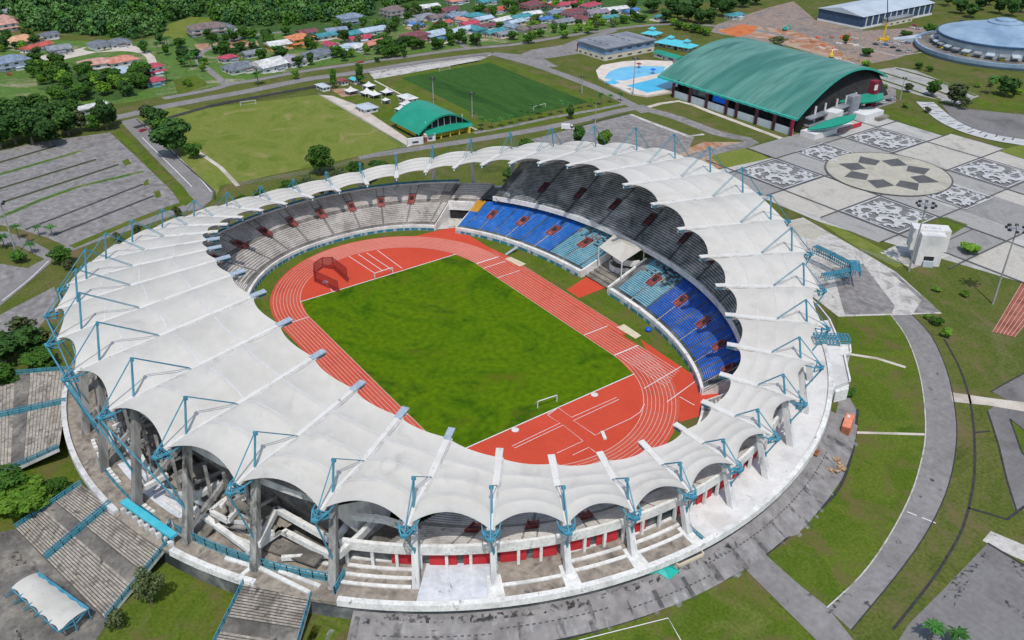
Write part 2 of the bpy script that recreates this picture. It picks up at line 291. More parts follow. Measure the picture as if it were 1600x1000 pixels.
# -- wooded ground far off
psheet('undergrowth', [(-400, 20), (-400, -120), (1900, -140), (1900, -20), (1500, 2), (1200, -2), (1000, 10), (640, 28), (560, 60), (300, 42), (210, 62), (100, 52), (20, 40)], .02, M['veg'])
psheet('village_ground', [(0, 50), (60, 62), (210, 66), (300, 45), (420, 48), (560, 40), (600, 10), (740, 0), (1000, 2), (1030, 34), (850, 58), (800, 66), (640, 84), (560, 95), (470, 108), (330, 136), (200, 160), (60, 170), (0, 175)], .012, M['village'])
psheet('undergrowth', [(255, 56), (262, 38), (300, 26), (335, 28), (320, 52), (275, 60)], .04, M['paleturf'])
psheet('vegetable_plot', [(303, 69), (400, 62), (405, 71), (310, 79)], .05, M['dirt'])
psheet('undergrowth', [(50, 95), (110, 98), (170, 112), (225, 118), (228, 140), (180, 158), (120, 150), (60, 140)], .03, M['veg'])
psheet('undergrowth', [(270, 125), (305, 118), (328, 132), (278, 148)], .04, M['lawn'])
psheet('undergrowth', [(300, 60), (410, 55), (480, 78), (330, 78)], .03, M['veg'])
# -- parking field on the left
PK = [(-30, 243), (60, 222), (172, 207), (215, 247), (268, 298), (285, 322), (200, 355), (115, 390), (75, 372), (30, 358), (-30, 345)]
psheet('car_park', PK, .04, M['asphalt2'])
def kerb(name, pts, w, z, m, n=0):
    P = GP(pts); P = smoothpath(P, n) if n else P; return struct(name, strip(P, w, z), M[m])
for a in ([(-12, 257), (87, 228)], [(-12, 298), (150, 249)], [(-12, 321), (185, 257)]): kerb('kerb', a, 1.5, .1, 'black'); P_ = GP(a); struct('grass_median', strip([P_[0]+Vector((1.2, 0, 0)), P_[1]+Vector((1.2, 0, 0))], .8, .09), M['lawn'])
for a in ([(-12, 276), (131, 235)], [(0, 340), (60, 314), (122, 292), (224, 268)]): kerb('grass_median', a, 3.4, .08, 'village'); kerb('kerb', a, .5, .1, 'black')
for (a, b, n) in (((40, 359), (224, 288), 46), ((86, 367), (241, 306), 46)):
    mb = MB(); A = G(*a); B = G(*b)
    for i in range(n): p = A.lerp(B, (i+.1)/n); q = A.lerp(B, (i+.75)/n); mb.bar((p.x, p.y, .12), (q.x, q.y, .12), 1.5, .2)
    struct('kerb', mb, M['black'])
kerb('grass_verge', [(296, 314), (200, 349), (112, 386)], 4.0, .13, 'lawn')
for i_, y_ in enumerate((236, 264, 286, 308, 330)): kerb('worn_lane', [(-12, y_+14), (150, y_-22)], 3.2, .065+.001*i_, 'streak')
for a in ([(224, 286), (231, 279), (233, 288), (226, 291)], [(240, 300), (249, 297), (252, 307), (244, 310)], [(190, 252), (200, 248), (205, 256), (196, 259)]): psheet('grass_verge', a, .1, M['lawn'])
# -- roads on the left
psheet('road', [(188, 190), (214, 184), (240, 205), (333, 298), (331, 312), (312, 328), (290, 330), (262, 340), (150, 378), (115, 392), (88, 390), (240, 338), (300, 312), (290, 296), (240, 245)], .07, M['road'])
psheet('road', [(52, 378), (85, 395), (78, 412), (40, 445), (0, 478), (-30, 500), (-30, 470), (0, 452), (50, 415), (70, 405), (30, 385), (-30, 378), (-30, 362), (10, 362)], .07, M['road'])
psheet('car_park', [(-40, 410), (0, 412), (46, 420), (30, 435), (0, 452), (-40, 470)], .06, M['asphalt2'])
psheet('car_park', [(-40, 530), (0, 492), (85, 448), (92, 470), (40, 540), (-40, 590)], .05, M['asphalt2'])
for a in ([(176, 207), (189, 203), (222, 240), (208, 238)], [(216, 244), (228, 242), (270, 280), (258, 287)], [(264, 292), (278, 288), (303, 312), (290, 322), (282, 318)]): psheet('grass_verge', a, .11, M['lawn'])
psheet('verge', [(205, 190), (240, 197), (258, 228), (300, 265), (338, 305), (345, 290), (375, 285), (300, 172), (260, 165)], .05, M['paleturf'])
for a in ([(240, 207), (283, 250), (318, 285), (330, 300)], [(222, 215), (270, 262), (300, 292)], [(4, 470), (48, 435), (76, 408)]): kerb('road_line', a, .35, .12, 'line')
kerb('kerb', [(213, 186), (262, 232), (336, 300), (336, 312)], .6, .12, 'black')
kerb('path', [(302, 232), (345, 262), (372, 291)], 2.2, .1, 'sandy')
# -- main road across the top and frontage road
kerb('road', [(-30, 205), (90, 196), (180, 184), (250, 168), (330, 153), (400, 140), (480, 124), (560, 113), (640, 100), (715, 90), (770, 84)], 9.5, .09, 'road', 4)
kerb('road', [(255, 154), (330, 140), (362, 131), (400, 125), (470, 112), (560, 99), (640, 88), (720, 77), (800, 70), (850, 62), (940, 48), (1040, 38), (1160, 44), (1240, 60)], 6.5, .08, 'road', 4)
kerb('road', [(355, 134), (330, 112), (310, 95), (322, 78), (380, 58), (440, 50)], 5, .07, 'asphalt2', 3)
kerb('road', [(240, 105), (225, 82), (150, 78), (70, 88), (40, 95)], 6, .07, 'sandy', 3)
kerb('road', [(735, 77), (700, 55), (680, 30), (650, 8)], 5, .07, 'asphalt2', 3)
kerb('drain', [(210, 200), (330, 166), (400, 152), (500, 134), (570, 121)], 4.2, .2, 'black', 3)
psheet('verge', [(575, 112), (715, 92), (768, 86), (745, 97), (620, 118), (585, 124)], .1, M['concrete'])
kerb('road', [(770, 84), (830, 100), (890, 121), (940, 141), (985, 163), (1010, 176)], 7.5, .085, 'road', 3)
kerb('road', [(770, 84), (850, 88), (900, 66), (960, 47)], 9, .083, 'road', 3)
psheet('car_park', [(800, 92), (830, 78), (905, 66), (905, 84), (850, 92), (872, 104), (850, 106)], .06, M['asphalt2'])
kerb('road', [(1010, 166), (965, 174), (900, 190), (830, 204), (740, 219), (640, 234), (560, 246)], 7, .086, 'road', 3)
kerb('path', [(985, 160), (930, 172), (860, 184), (800, 197), (740, 208)], 3.5, .07, 'asphalt2', 2)
psheet('grass_verge', [(800, 190), (960, 158), (982, 162), (930, 178), (760, 210)], .03, M['lawn'])
psheet('car_park', [(800, 232), (830, 218), (985, 178), (1085, 214), (1075, 235), (1010, 262), (860, 262)], .05, M['asphalt2'])
kerb('drain', [(985, 179), (1020, 193), (1075, 213), (1100, 210)], 2.6, .1, 'concrete'); kerb('drain', [(983, 177), (930, 190), (885, 203)], 1.2, .11, 'black')
kerb('road', [(1000, 168), (1060, 185), (1120, 208), (1175, 222), (1100, 240), (1040, 262)], 8, .087, 'asphalt2', 3)
kerb('road', [(1010, 168), (1060, 158), (1110, 175), (1190, 205), (1245, 225)], 3.5, .07, 'sandy', 2)
psheet('verge', [(1110, 245), (1165, 225), (1205, 250), (1165, 266), (1130, 262)], .06, M['paleturf'])
psheet('bare_earth', [(1050, 240), (1100, 222), (1170, 222), (1130, 262), (1080, 270)], .04, M['dirt'])
# -- right-hand roads
RL = smoothpath([(1392, 493), (1415, 525), (1433, 570), (1443, 620), (1446, 680), (1437, 730), (1420, 780), (1385, 845), (1345, 900), (1292, 950)], 3)
RR = smoothpath([(1425, 492), (1455, 525), (1478, 575), (1490, 625), (1495, 680), (1487, 740), (1470, 790), (1440, 845), (1400, 900), (1355, 955), (1330, 985)], 3)
psheet('ring_road', [tuple(p) for p in RL]+[tuple(p) for p in RR[::-1]], .08, M['road'])
kerb('kerb', [tuple(p) for p in RL], .35, .16, 'concrete'); kerb('kerb', [tuple(p) for p in RR], .3, .14, 'black')
psheet('road', [(1165, 890), (1195, 866), (1250, 915), (1292, 948), (1345, 1015), (1290, 1015), (1240, 965)], .09, M['road'])
kerb('drain', [(1475, 530), (1497, 570), (1513, 615), (1520, 655), (1523, 700), (1521, 755), (1506, 820), (1480, 870), (1450, 915), (1395, 984)], .65, .1, 'black', 4)
kerb('drain', [(1513, 794), (1545, 803), (1573, 812), (1610, 785)], .8, .1, 'black'); kerb('drain', [(1524, 676), (1547, 674)], .6, .1, 'black')
kerb('path', [(1335, 676), (1445, 679)], 1.1, .09, 'sandy'); kerb('path', [(1325, 553), (1370, 560), (1415, 574)], 1.4, .05, 'sandy')
psheet('road', [(1485, 613), (1545, 622), (1610, 630), (1610, 645), (1545, 634), (1488, 628)], .1, M['sandy'])
psheet('car_park', [(1543, 642), (1562, 630), (1620, 635), (1620, 800), (1585, 796), (1570, 745), (1558, 690)], .07, M['asphalt'])
psheet('grass_verge', [(1578, 655), (1620, 690), (1620, 735), (1597, 708)], .1, M['lawn']); kerb('kerb', [(1578, 655), (1597, 708), (1625, 735)], .5, .12, 'black'); kerb('kerb', [(1578, 655), (1625, 692)], .5, .12, 'black')
psheet('car_park', [(1550, 612), (1575, 598), (1620, 572), (1620, 632), (1575, 626)], .06, M['asphalt'])
kerb('kerb', [(1548, 612), (1610, 578)], .5, .12, 'black'); kerb('kerb', [(1543, 642), (1560, 695), (1573, 750), (1588, 798)], .5, .12, 'black')
psheet('car_park', [(1543, 849), (1620, 897), (1620, 1015), (1395, 1015), (1420, 975), (1480, 915)], .07, M['asphalt'])
kerb('kerb', [(1543, 849), (1615, 893)], .7, .12, 'black')
psheet('bare_patch', [(1548, 830), (1620, 860), (1620, 885), (1580, 868), (1535, 845)], .05, M['concrete'])
for a in ([(1490, 905), (1540, 862), (1548, 870), (1500, 912), (1470, 940)], [(1570, 870), (1600, 885), (1600, 905), (1585, 895)], [(1568, 935), (1600, 955), (1600, 968), (1572, 945)], [(1300, 938), (1320, 920), (1325, 932), (1296, 960), (1290, 950)], [(1492, 922), (1515, 905), (1505, 925), (1490, 950)]): psheet('damp_stain', a, .13, M['stain'])
r_ = random.Random(9)
for i in range(14):
    t_ = r_.random(); u_ = r_.uniform(.15, .85); a_ = RL[int(t_*(len(RL)-1))]; b_ = RR[int(t_*(len(RR)-1))]; g_ = G(a_.x, a_.y).lerp(G(b_.x, b_.y), u_); s_ = r_.uniform(.3, 1.3)
    sheet('tar_patch', [(g_.x+s_*math.cos(q)*r_.uniform(.5, 1.4), g_.y+s_*math.sin(q)*r_.uniform(.5, 1.4)) for q in [.7*j for j in range(9)]], .10+.001*i, M['stain'])
kerb('road_line', [(1417, 800), (1432, 806)], .3, .14, 'line'); kerb('road_line', [(1440, 809), (1462, 818)], .3, .14, 'line')
# -- asphalt ring at the foot of the podium
psheet('service_road', [(1338, 640), (1335, 690), (1318, 745), (1285, 792), (1240, 830), (1195, 868), (1165, 890), (1090, 924), (1020, 957), (940, 982), (850, 1008), (600, 1010), (575, 978), (548, 955), (500, 955), (500, 930), (700, 960), (900, 925), (1100, 860), (1240, 770), (1300, 680), (1315, 600)], .06, M['asphalt2'])
kerb('kerb', [(1340, 640), (1333, 700), (1313, 760), (1280, 797), (1240, 832), (1197, 866)], .8, .12, 'black', 3); kerb('kerb', [(1157, 894), (1090, 924), (1020, 957), (940, 982), (850, 1008)], .9, .12, 'black', 3)
kerb('field_line', [(860, 1012), (1044, 966), (1070, 1012)], .22, .1, 'line')
for a in ([(830, 965), (860, 955), (885, 938), (905, 930), (900, 945), (870, 958), (840, 972)], [(925, 925), (990, 905), (1008, 898), (1000, 908), (940, 928)], [(665, 962), (700, 955), (715, 966), (680, 972)]): psheet('damp_stain', a, .1, M['stain'])
M['streakd'] = mat('dark_water_streak', [.07, .09], .3); ragged(M['streakd'], .45, .42, .75)
def rout(k): return 132.4 if k <= 10.5 else 133.6
def kof(p):
    a = math.atan2(p[1], p[0]); best = min([3+i*.1 for i in range(120)], key=lambda q: abs(math.atan2(rib('B', q).y, rib('B', q).x)-a)); return best
def zs(p):
    k = kof(p); r = math.hypot(p[0], p[1])
    if not 4.28 < k < 13.4 or r > rout(k): return 0.0
    return 3.3*(rout(k)-max(r, 124.8))/(rout(k)-124.8)+.09
def GS(px, py):
    z = 0
    for _ in range(6): p = G(px, py, z); z = zs(p)
    return Vector((p.x, p.y, z))
def slope_strip(p0, p1, w, dz, n=4):
    P_ = [Vector(p0).lerp(Vector(p1), i/n) for i in range(n+1)]; mb = strip([(p.x, p.y) for p in P_], w, 0); mb.v = [(x, y, zs((x, y))+dz) for x, y, z in mb.v]; return mb
mb = MB(); rows_ = []
for f_ in [i/6 for i in range(7)]:
    row_ = []
    for k in ks(4.3, 13.4, 60):
        B_ = rib('B', k); d_ = Vector((B_.x, B_.y, 0)).normalized(); r0_ = 124.8+(rout(k)-124.8)*f_; row_.append(d_*r0_+Vector((0, 0, 3.3*(1-f_)+.09)))
    rows_.append(row_)
mb.grid(rows_); struct('service_road_slope', mb, M['asphalt2'], True)
r_ = random.Random(5)
for i in range(60):
    k_ = 3.9+i*.155+r_.uniform(-.05, .05); B_ = rib('B', k_); d_ = Vector((B_.x, B_.y, 0)).normalized(); a_ = 125.2+r_.uniform(0, 3); L_ = min(rout(k_)+1-a_, r_.uniform(4, 11))
    struct('water_streak', slope_strip(d_*a_, d_*(a_+L_), r_.uniform(.5, 2.0), .02+.003*(i % 9)), M['streak' if i % 3 else 'streakd'])
for i in range(18):
    k_ = 4.4+i*.3+r_.uniform(-.1, .1); B_ = rib('B', k_); d_ = Vector((B_.x, B_.y, 0)).normalized(); t_ = Vector((-d_.y, d_.x, 0)); c_ = d_*(125.6+r_.uniform(0, 1.2)); a_ = t_*r_.uniform(2, 5)
    struct('damp_stain', slope_strip(c_-a_, c_+a_, r_.uniform(.8, 1.8), .05+.003*(i % 9)), M['stain'])
for (ka, kb, rr) in ((4.6, 5.9, 129.5), (6.0, 7.4, 128.6), (7.6, 8.9, 130), (9.0, 12.4, 127.6)):
    mb = MB(); n_ = int((kb-ka)*26)
    for i in range(0, n_, 2):
        P_ = []
        for q in (i, i+1): B_ = rib('B', ka+(kb-ka)*q/n_); d_ = Vector((B_.x, B_.y, 0)).normalized(); p_ = d_*rr; P_.append(Vector((p_.x, p_.y, zs(p_)+.12)))
        mb.bar(P_[0], P_[1], .28, .1)
    struct('dashed_edge', mb, M['slate'])
# -- north-east apron and plaza
psheet('apron', [(1180, 320), (1232, 345), (1255, 340), (1300, 366), (1345, 392), (1400, 425), (1472, 490), (1310, 495), (1240, 440), (1180, 380)], .05, M['concrete'])
psheet('apron', [(1232, 347), (1255, 342), (1292, 363), (1275, 372), (1250, 370)], .09, M['plazatan'])
psheet('apron', [(1300, 420), (1360, 410), (1400, 428), (1470, 488), (1320, 492)], .07, M['asphalt2'])
psheet('path', [(1345, 393), (1372, 408), (1440, 470), (1425, 492), (1392, 493), (1398, 478), (1350, 415)], .1, M['concrete'])
psheet('verge', [(1276, 344), (1300, 350), (1345, 372), (1400, 400), (1420, 414), (1400, 418), (1340, 388)], .07, M['paleturf'])
X0, Y0, Q = 10.0, 201.0, 30.0
def cell(i, j): return (X0+Q*i, Y0+Q*j)
sheet('plaza', [(-60, 186), (12, 184), (44, 190), (92, 200), (130, 215), (130, 345), (-75, 345), (-75, 300), (-52, 262), (-54, 232)], .08, M['plaza'])
for n_, (xa, ya, xb, yb, c_) in enumerate(((-52, 186.5, -21, 201, 2), (-21, 186.5, 10, 201, 1), (10, 186.5, 41, 201, 0), (-21, 201, 10, 232, 1), (-52, 232, -21, 247, 0), (-52, 274, -21, 289, 0), (-52, 247, -30, 274, 0), (10, 232, 41, 247, 0), (10, 276, 41, 289, 0), (-21, 289, 10, 321, 1), (-21, 321, 10, 343, 1), (10, 321, 41, 343, 1), (41, 201, 72, 232, 2), (41, 247, 72, 276, 2), (41, 289, 72, 321, 0), (72, 201, 103, 232, 1), (-72, 232, -52, 289, 2), (41, 232, 72, 247, 0), (41, 276, 72, 289, 1), (-21, 232, 10, 247, 0), (-21, 276, 10, 289, 0))):
    sheet('plaza_panel', [(xa+.3, ya+.3), (xb-.3, ya+.3), (xb-.3, yb-.3), (xa+.3, yb-.3)], .112+.0015*n_, M['panel%d' % c_])
def curl(mb, cx, cy, r, turns, a0, w, hand=1, z=.16, m=0):
    P = []
    for i in range(26):
        t = i/25; a = a0+hand*turns*2*math.pi*t; rr = r*(1-.82*t); P.append((cx+rr*math.cos(a), cy+rr*math.sin(a)))
    W = [w*(.35+1.3*math.sin(math.pi*min(1, i/25+.08))) for i in range(26)]
    n0 = len(mb.v); strip(P, W, z, mb, m)
    for q in range(n0, len(mb.v)): x, y, zz = mb.v[q]; mb.v[q] = (x, y, zz+.0006*((q-n0) % 26))
def motif(x, y, seed, Q=30.5):
    """one square of white scroll work laid in grey paving"""
    r = random.Random(seed); f_ = Q/30
    sheet('plaza_square', [(x+.6, y+.6), (x+Q-.6, y+.6), (x+Q-.6, y+Q-.6), (x+.6, y+Q-.6)], .146, M['plazagrey'])
    mb = MB(); c = (x+Q/2, y+Q/2); zi = 0
    for q in range(4):
        a = q*math.pi/2+.4
        for (rr, R0, tn, ww, off) in ((8.6, 5.2, 1.0, 1.9, 0), (11.5, 3.2, .9, 1.3, .75), (5.0, 2.6, .8, 1.1, -.45), (13.6, 2.4, .8, 1.2, .15), (13.8, 2.2, .9, 1.0, .5), (8.4, 2.0, .8, .9, .55), (3.0, 2.2, .8, 1.0, .2)):
            rr, R0, ww = rr*f_, R0*f_, ww*f_
            curl(mb, c[0]+rr*math.cos(a+off), c[1]+rr*math.sin(a+off), R0, tn, a+1.2+off+r.uniform(-.2, .2), ww*.95, 1 if q % 2 else -1, .15+.017*(zi := zi+1))
    for k in range(9):
        a = r.uniform(0, 6.28); rr = r.uniform(9, 12.5)*f_; px, py = c[0]+rr*math.cos(a), c[1]+rr*math.sin(a)
        strip([(px, py), (px+2.5*math.cos(a+1), py+2.5*math.sin(a+1)), (px+4*math.cos(a+1.8), py+4*math.sin(a+1.8))], [.3, 1.3, .2], .38+.006*k, mb)
    for k, s_ in enumerate(((0, 0, 1, 0), (1, 0, 1, 1), (1, 1, 0, 1), (0, 1, 0, 0))):
        strip([(x+.9+s_[0]*(Q-1.8), y+.9+s_[1]*(Q-1.8)), (x+.9+s_[2]*(Q-1.8), y+.9+s_[3]*(Q-1.8))], .7, .45+.006*k, mb)
    struct('plaza_inlay', mb, M['plazawhite'])
for n, (x, y, q_) in enumerate(((-51.8, 200.8, 30.6), (-51.8, 289.8, 30.6), (10.6, 200.8, 30.6), (10.4, 290, 30.6), (-53.5, 248, 25), (19, 249, 25), (72.6, 248, 27))): motif(x, y, n, q_)
lm = MB()
for i, x in enumerate((-52, -21, 10.2, 41.3, 72)): strip([(x, 188), (x, 343)], .7, .48+.002*i, lm)
for i, y in enumerate((200.5, 232, 289.3, 321)): strip([(-72, y), (128, y)], .7, .50+.002*i, lm)
for i, (x, ya, yb) in enumerate(((-30, 247, 275), (20, 247, 277), (57, 190, 232))): strip([(x, ya), (x, yb)], .4, .49+.002*i, lm)
struct('plaza_joint', lm, M['slate'])
CC = (-5, 261); ring = [(CC[0]+30.5*math.cos(t), CC[1]+30.5*math.sin(t)) for t in [2*math.pi*i/72 for i in range(72)]]
sheet('plaza_roundel', ring, .53, M['slate']); sheet('plaza_roundel', [((p[0]-CC[0])*.972+CC[0], (p[1]-CC[1])*.972+CC[1]) for p in ring], .55, M['plazatan'])
st = MB()
for i in range(8):
    a = i*math.pi/4+math.pi/8
    def pp(r, t): return (CC[0]+r*math.cos(t), CC[1]+r*math.sin(t), .57)
    st.face([pp(10.6, a), pp(17.5, a-math.pi/8*.98), pp(24.5, a), pp(17.5, a+math.pi/8*.98)])
struct('plaza_star', st, M['slate'])
psheet('verge', [(1368, 180), (1400, 170), (1492, 207), (1475, 213)], .3, M['lawn']); psheet('verge', [(1435, 345), (1478, 340), (1512, 352), (1480, 372), (1430, 370)], .3, M['lawn'])
psheet('verge', [(1560, 236), (1600, 226), (1640, 240), (1640, 262)], .31, M['paleturf'])
psheet('apron', [(1375, 395), (1430, 370), (1500, 360), (1620, 300), (1620, 345), (1470, 405), (1425, 420)], .1, M['concrete'])
# curved avenue on the far right
kerb('avenue', [(1445, 160), (1458, 172), (1485, 192), (1530, 210), (1590, 222), (1680, 232)], 11, .33, 'plazawhite', 4)
mb = MB(); P = smoothpath(GP([(1448, 160), (1462, 175), (1490, 194), (1530, 209), (1590, 221)]), 5)
for i in range(0, len(P)-1): d = (P[i+1]-P[i]).normalized(); n = Vector((-d.y, d.x, 0))*(4.5 if i % 2 else -4.5); strip([P[i]+n, P[i]-n*.1], .8, .37, mb)
struct('avenue_inlay', mb, M['slate'])
psheet('road', [(1470, 163), (1520, 172), (1580, 178), (1660, 186), (1660, 232), (1600, 222), (1540, 208), (1490, 188)], .3, M['asphalt'])
psheet('lawn', [(1510, 165), (1530, 150), (1600, 140), (1660, 150), (1660, 178), (1560, 174)], .06, M['lawn'])
psheet('road', [(1400, 105), (1430, 110), (1530, 150), (1500, 164), (1440, 150), (1365, 128), (1350, 112)], .05, M['apronw'])
psheet('car_park', [(1330, 110), (1400, 140), (1400, 160), (1345, 178), (1340, 160)], .05, M['asphalt2'])
psheet('car_park', [(1200, 12), (1240, 2), (1275, 32), (1350, 48), (1480, 40), (1480, 62), (1400, 92), (1330, 105), (1260, 78), (1110, 50), (1120, 38)], .04, M['site'])
for q_ in ([(1352, 116), (1400, 132), (1470, 156)], [(1400, 107), (1460, 124), (1525, 150)], [(1375, 112), (1440, 132), (1500, 156)]): kerb('grass_median', q_, 2.6, .12, 'lawn'); kerb('kerb', q_, .5, .16, 'black')
for q_ in ([(1340, 72), (1400, 88), (1440, 82)], [(1300, 88), (1360, 108)]): kerb('kerb', q_, 1.2, .12, 'plazawhite')
psheet('bare_earth', [(1120, 46), (1180, 40), (1240, 48), (1300, 70), (1330, 96), (1290, 90), (1200, 62)], .06, M['dirt'])
psheet('bare_earth', [(1122, 48), (1160, 38), (1185, 42), (1175, 52), (1150, 58)], .09, M['redearth'])
psheet('gravel', [(50, 92), (85, 85), (140, 72), (205, 68), (222, 78), (150, 82), (90, 95)], .05, M['sandy'])
# -- fields behind the stadium
psheet('pitch', [(300, 172), (497, 148), (637, 228), (375, 285)], .12, M['paleturf'])
psheet('verge', [(497, 148), (520, 150), (560, 165), (650, 225), (637, 230)], .1, M['sandy'])
psheet('lawn', [(520, 150), (610, 118), (700, 175), (705, 210), (655, 222), (600, 195)], .09, M['lawn'])
psheet('bare_earth', [(517, 140), (540, 138), (560, 148), (535, 152)], .11, M['dirt'])
psheet('pitch_surround', [(588, 124), (762, 92), (800, 100), (940, 160), (762, 204), (740, 200)], .1, M['lawn'])
psheet('pitch', [(627, 122), (765, 98), (920, 160), (770, 192)], .14, M['darkturf'])
kerb('path', [(585, 126), (650, 160), (745, 203)], 1.4, .13, 'sandy')
kerb('pitch_line', [(306, 174), (490, 151), (622, 227), (380, 279), (306, 174)], .3, .16, 'paleturf')
# -- stadium floor
FL = 64
fl = [(inner(k).x*1.0, inner(k).y*1.0) for k in ks(0, 40, 120)[:-1]]
sheet('stadium_grass', fl, .10, M['lawn'])
def oval(r, n=32, hx=42.2, z=0):
    return [(hx+r*math.cos(t), r*math.sin(t)) for t in [-math.pi/2+math.pi*i/n for i in range(n+1)]]+[(-hx+r*math.cos(t), r*math.sin(t)) for t in [math.pi/2+math.pi*i/n for i in range(n+1)]]
RO = 47.6
sheet('running_track', oval(RO), .14, M['track'])
psheet('running_track', [(612, 371), (650, 369), (712, 354), (739, 372), (800, 408), (760, 410), (690, 395)], .125, M['track2'])
psheet('running_track', [(1000, 530), (1078, 583), (1150, 634), (1062, 660), (1040, 600)], .13, M['track2'])
psheet('running_track', [(885, 453), (918, 432), (948, 449), (905, 466)], .13, M['track2'])
sheet('long_jump_runway', [(-50, 47), (34, 47), (34, 49.2), (28, 51), (-40, 51), (-50, 49.6)], .133, M['track'])
struct('runway_line', strip([(-46, 48.1), (33, 48.1)], .16, .22, strip([(-40, 49.6), (30, 49.6)], .14, .221, strip([(-40, 50.85), (28, 50.85)], .16, .222))), M['linef'])
sheet('in_field_apron', [p for p in oval(36.5)], .16, M['track2'])
HL, HW = 54.3, 34.6
sheet('pitch', [(-HL, -HW), (HL, -HW), (HL, HW), (-HL, HW)]if False else [(-HL, -HW+.6), (-44, -36.4), (44, -36.4), (HL, -HW+.6), (HL, HW-.6), (44, 36.4), (-44, 36.4), (-HL, HW-.6)], .19, M['infield'])
lm = MB()
for i in range(0, 10):
    r = 36.5+1.22*i+.02*i
    if r > RO: break
    P = oval(r, 40); P.append(P[0]); strip(P, .16 if i else .22, .21, lm)
struct('lane_line', lm, M['linef'])
lm = MB()
for x, w_ in ((-42, .5), (-37, .3), (-27, .25), (42, .45), (26, .3), (-60, .3)):
    if abs(x) < 50: strip([(x, 36.6), (x+.01, 47.4)], w_, .23, lm)
strip([(-42, -36.6), (-42, -47.4)], .3, .23, lm); strip([(30, -36.6), (30, -47.4)], .3, .23, lm)
strip([(HL-.1, -HW), (HL-.1, HW)], .35, .235, lm); strip([(-HL+.1, -HW), (-HL+.1, HW)], .35, .235, lm)
for i in range(1, 10): strip([(42, 36.5+1.22*i), (66-.5*i, 36.5+1.22*i)], .14, .23, lm)
for a, b in (((1042, 629), (1105, 583)) , ((1006, 608), (1065, 573)), ((1062, 621), (1085, 634))): strip([G(*a), G(*b)], .25, .24, lm)
# throwing sector and jump runways (north end / south end)
for a, b in (((545, 401), (586, 428)), ((560, 398), (598, 424)), ((573, 396), (612, 422)), ((590, 392), (628, 420)), ((506, 440), (520, 456))): strip([G(*a), G(*b)], .25, .242, lm)
for pl in ([(855, 648), (872, 638), (893, 653), (963, 622), (967, 625), (896, 658), (930, 681), (938, 677)], [(872, 638), (856, 650), (875, 662), (800, 698), (804, 701), (880, 665), (911, 690), (870, 709)], [(937, 677), (985, 655), (1000, 645), (1007, 632)], [(895, 712), (920, 700), (930, 707)]): strip(GP(pl), .17, .245, lm)
struct('track_marking', lm, M['line'])
sheet('faded_rubber', [(-42+ (r_)*math.cos(t), r_*math.sin(t)) for r_, t in [(47.3, math.pi*(.5+.62*i/20)) for i in range(21)]+[(36.8, math.pi*(.5+.62*(20-i)/20)) for i in range(21)]], .2, M['fade'])
for a in ([(789, 405), (798, 402), (822, 413), (812, 417)], [(963, 512), (975, 507), (1002, 525), (993, 530)]): psheet('sand_pit', a, .2, M['sand'])
psheet('gate_apron', [(675, 338), (712, 332), (760, 345), (748, 370), (712, 356), (675, 360)], .13, M['concrete'])
psheet('gate_apron', [(1078, 583), (1130, 570), (1150, 600), (1140, 625), (1100, 598)], .12, M['concrete'])
# ================================================================ STADIUM
SD = thing('stadium', 'oval stadium with scalloped white membrane roof on blue masts around a red running track', 'stadium')
def part(mb, name, m, label=None, par=None, smooth=False):
    o = mb.build(name, M[m] if isinstance(m, str) else m, par or SD, smooth)
    if label: o['label'] = label
    return o
def zt(k): return rib('B', k).z
PZ = 5.5            # podium level
UP = [False]
def sweep(mb, prof, kk, m=0):
    """prof: list of (s, z) or ('r', radius, z); swept along rib phases kk"""
    def P(p, k): return (TP if UP[0] else SP)(p[0], k, p[1]) if len(p) == 2 else PR(p[1], k, p[2])
    mb.grid([[P(p, k) for k in kk] for p in prof], m); return mb
def solid(mb, prof, kk, m=0):
    sweep(mb, prof+[prof[0]], kk, m)
    def P(p, k): return SP(p[0], k, p[1]) if len(p) == 2 else PR(p[1], k, p[2])
    mb.face([P(p, kk[0]) for p in prof], m); mb.face([P(p, kk[-1]) for p in prof][::-1], m); return mb
# -- podium (one ring), its fascia and parapet
pod = MB(); sweep(pod, [(.86, PZ), ('r', 125, PZ)], ks(0, 40, 160)); sweep(pod, [('r', 124.6, PZ-.9), ('r', 125, PZ-.9), ('r', 125, PZ)][::-1], ks(0, 40, 160))
part(pod, 'podium', 'brown'); uf_ = MB(); sweep(uf_, [(.47, PZ-.03), (.87, PZ-.03)], ks(33.8, 45.2, 60)); part(uf_, 'undercroft_floor', 'landing'); fa_ = MB(); sweep(fa_, [('r', 124.6, PZ-.9), ('r', 124.6, 0)], ks(0, 40, 160)); part(fa_, 'podium_fascia', 'tierdark')
def deckpatch(a, b, m, z=.03, r0=.90, r1=124.2, name='deck_finish', label=None):
    mb = MB(); sweep(mb, [(r0, PZ+z), ('r', r1, PZ+z)], ks(a, b, max(2, int((b-a)*4)))); return part(mb, name, m, label)
deckpatch(5.02, 5.98, 'bluedeck', label='pale blue-white deck bay streaked with black mould')
deckpatch(9.15, 16.2, 'deck', label='broad bright white deck along the east side')
deckpatch(16.2, 26, 'landing'); deckpatch(0, 1.6, 'bluedeck', .05, .93, 116, label='pale worn deck strip')
def parapet(a, b, h=1.15, m='white', r=124.9, base=PZ-.9):
    mb = MB(); solid(mb, [('r', r-1.3, base+.9), ('r', r-1.3, PZ+.75), ('r', r+.1, PZ+.75), ('r', r+.25, base), ('r', r, base)][::-1], ks(a, b, max(2, int((b-a)*5)))); return part(mb, 'parapet', m)
parapet(4.12, 13.6); parapet(1.95, 3.12); parapet(13.6, 30.5, m='colw'); parapet(-2.4, .9, m='colw')
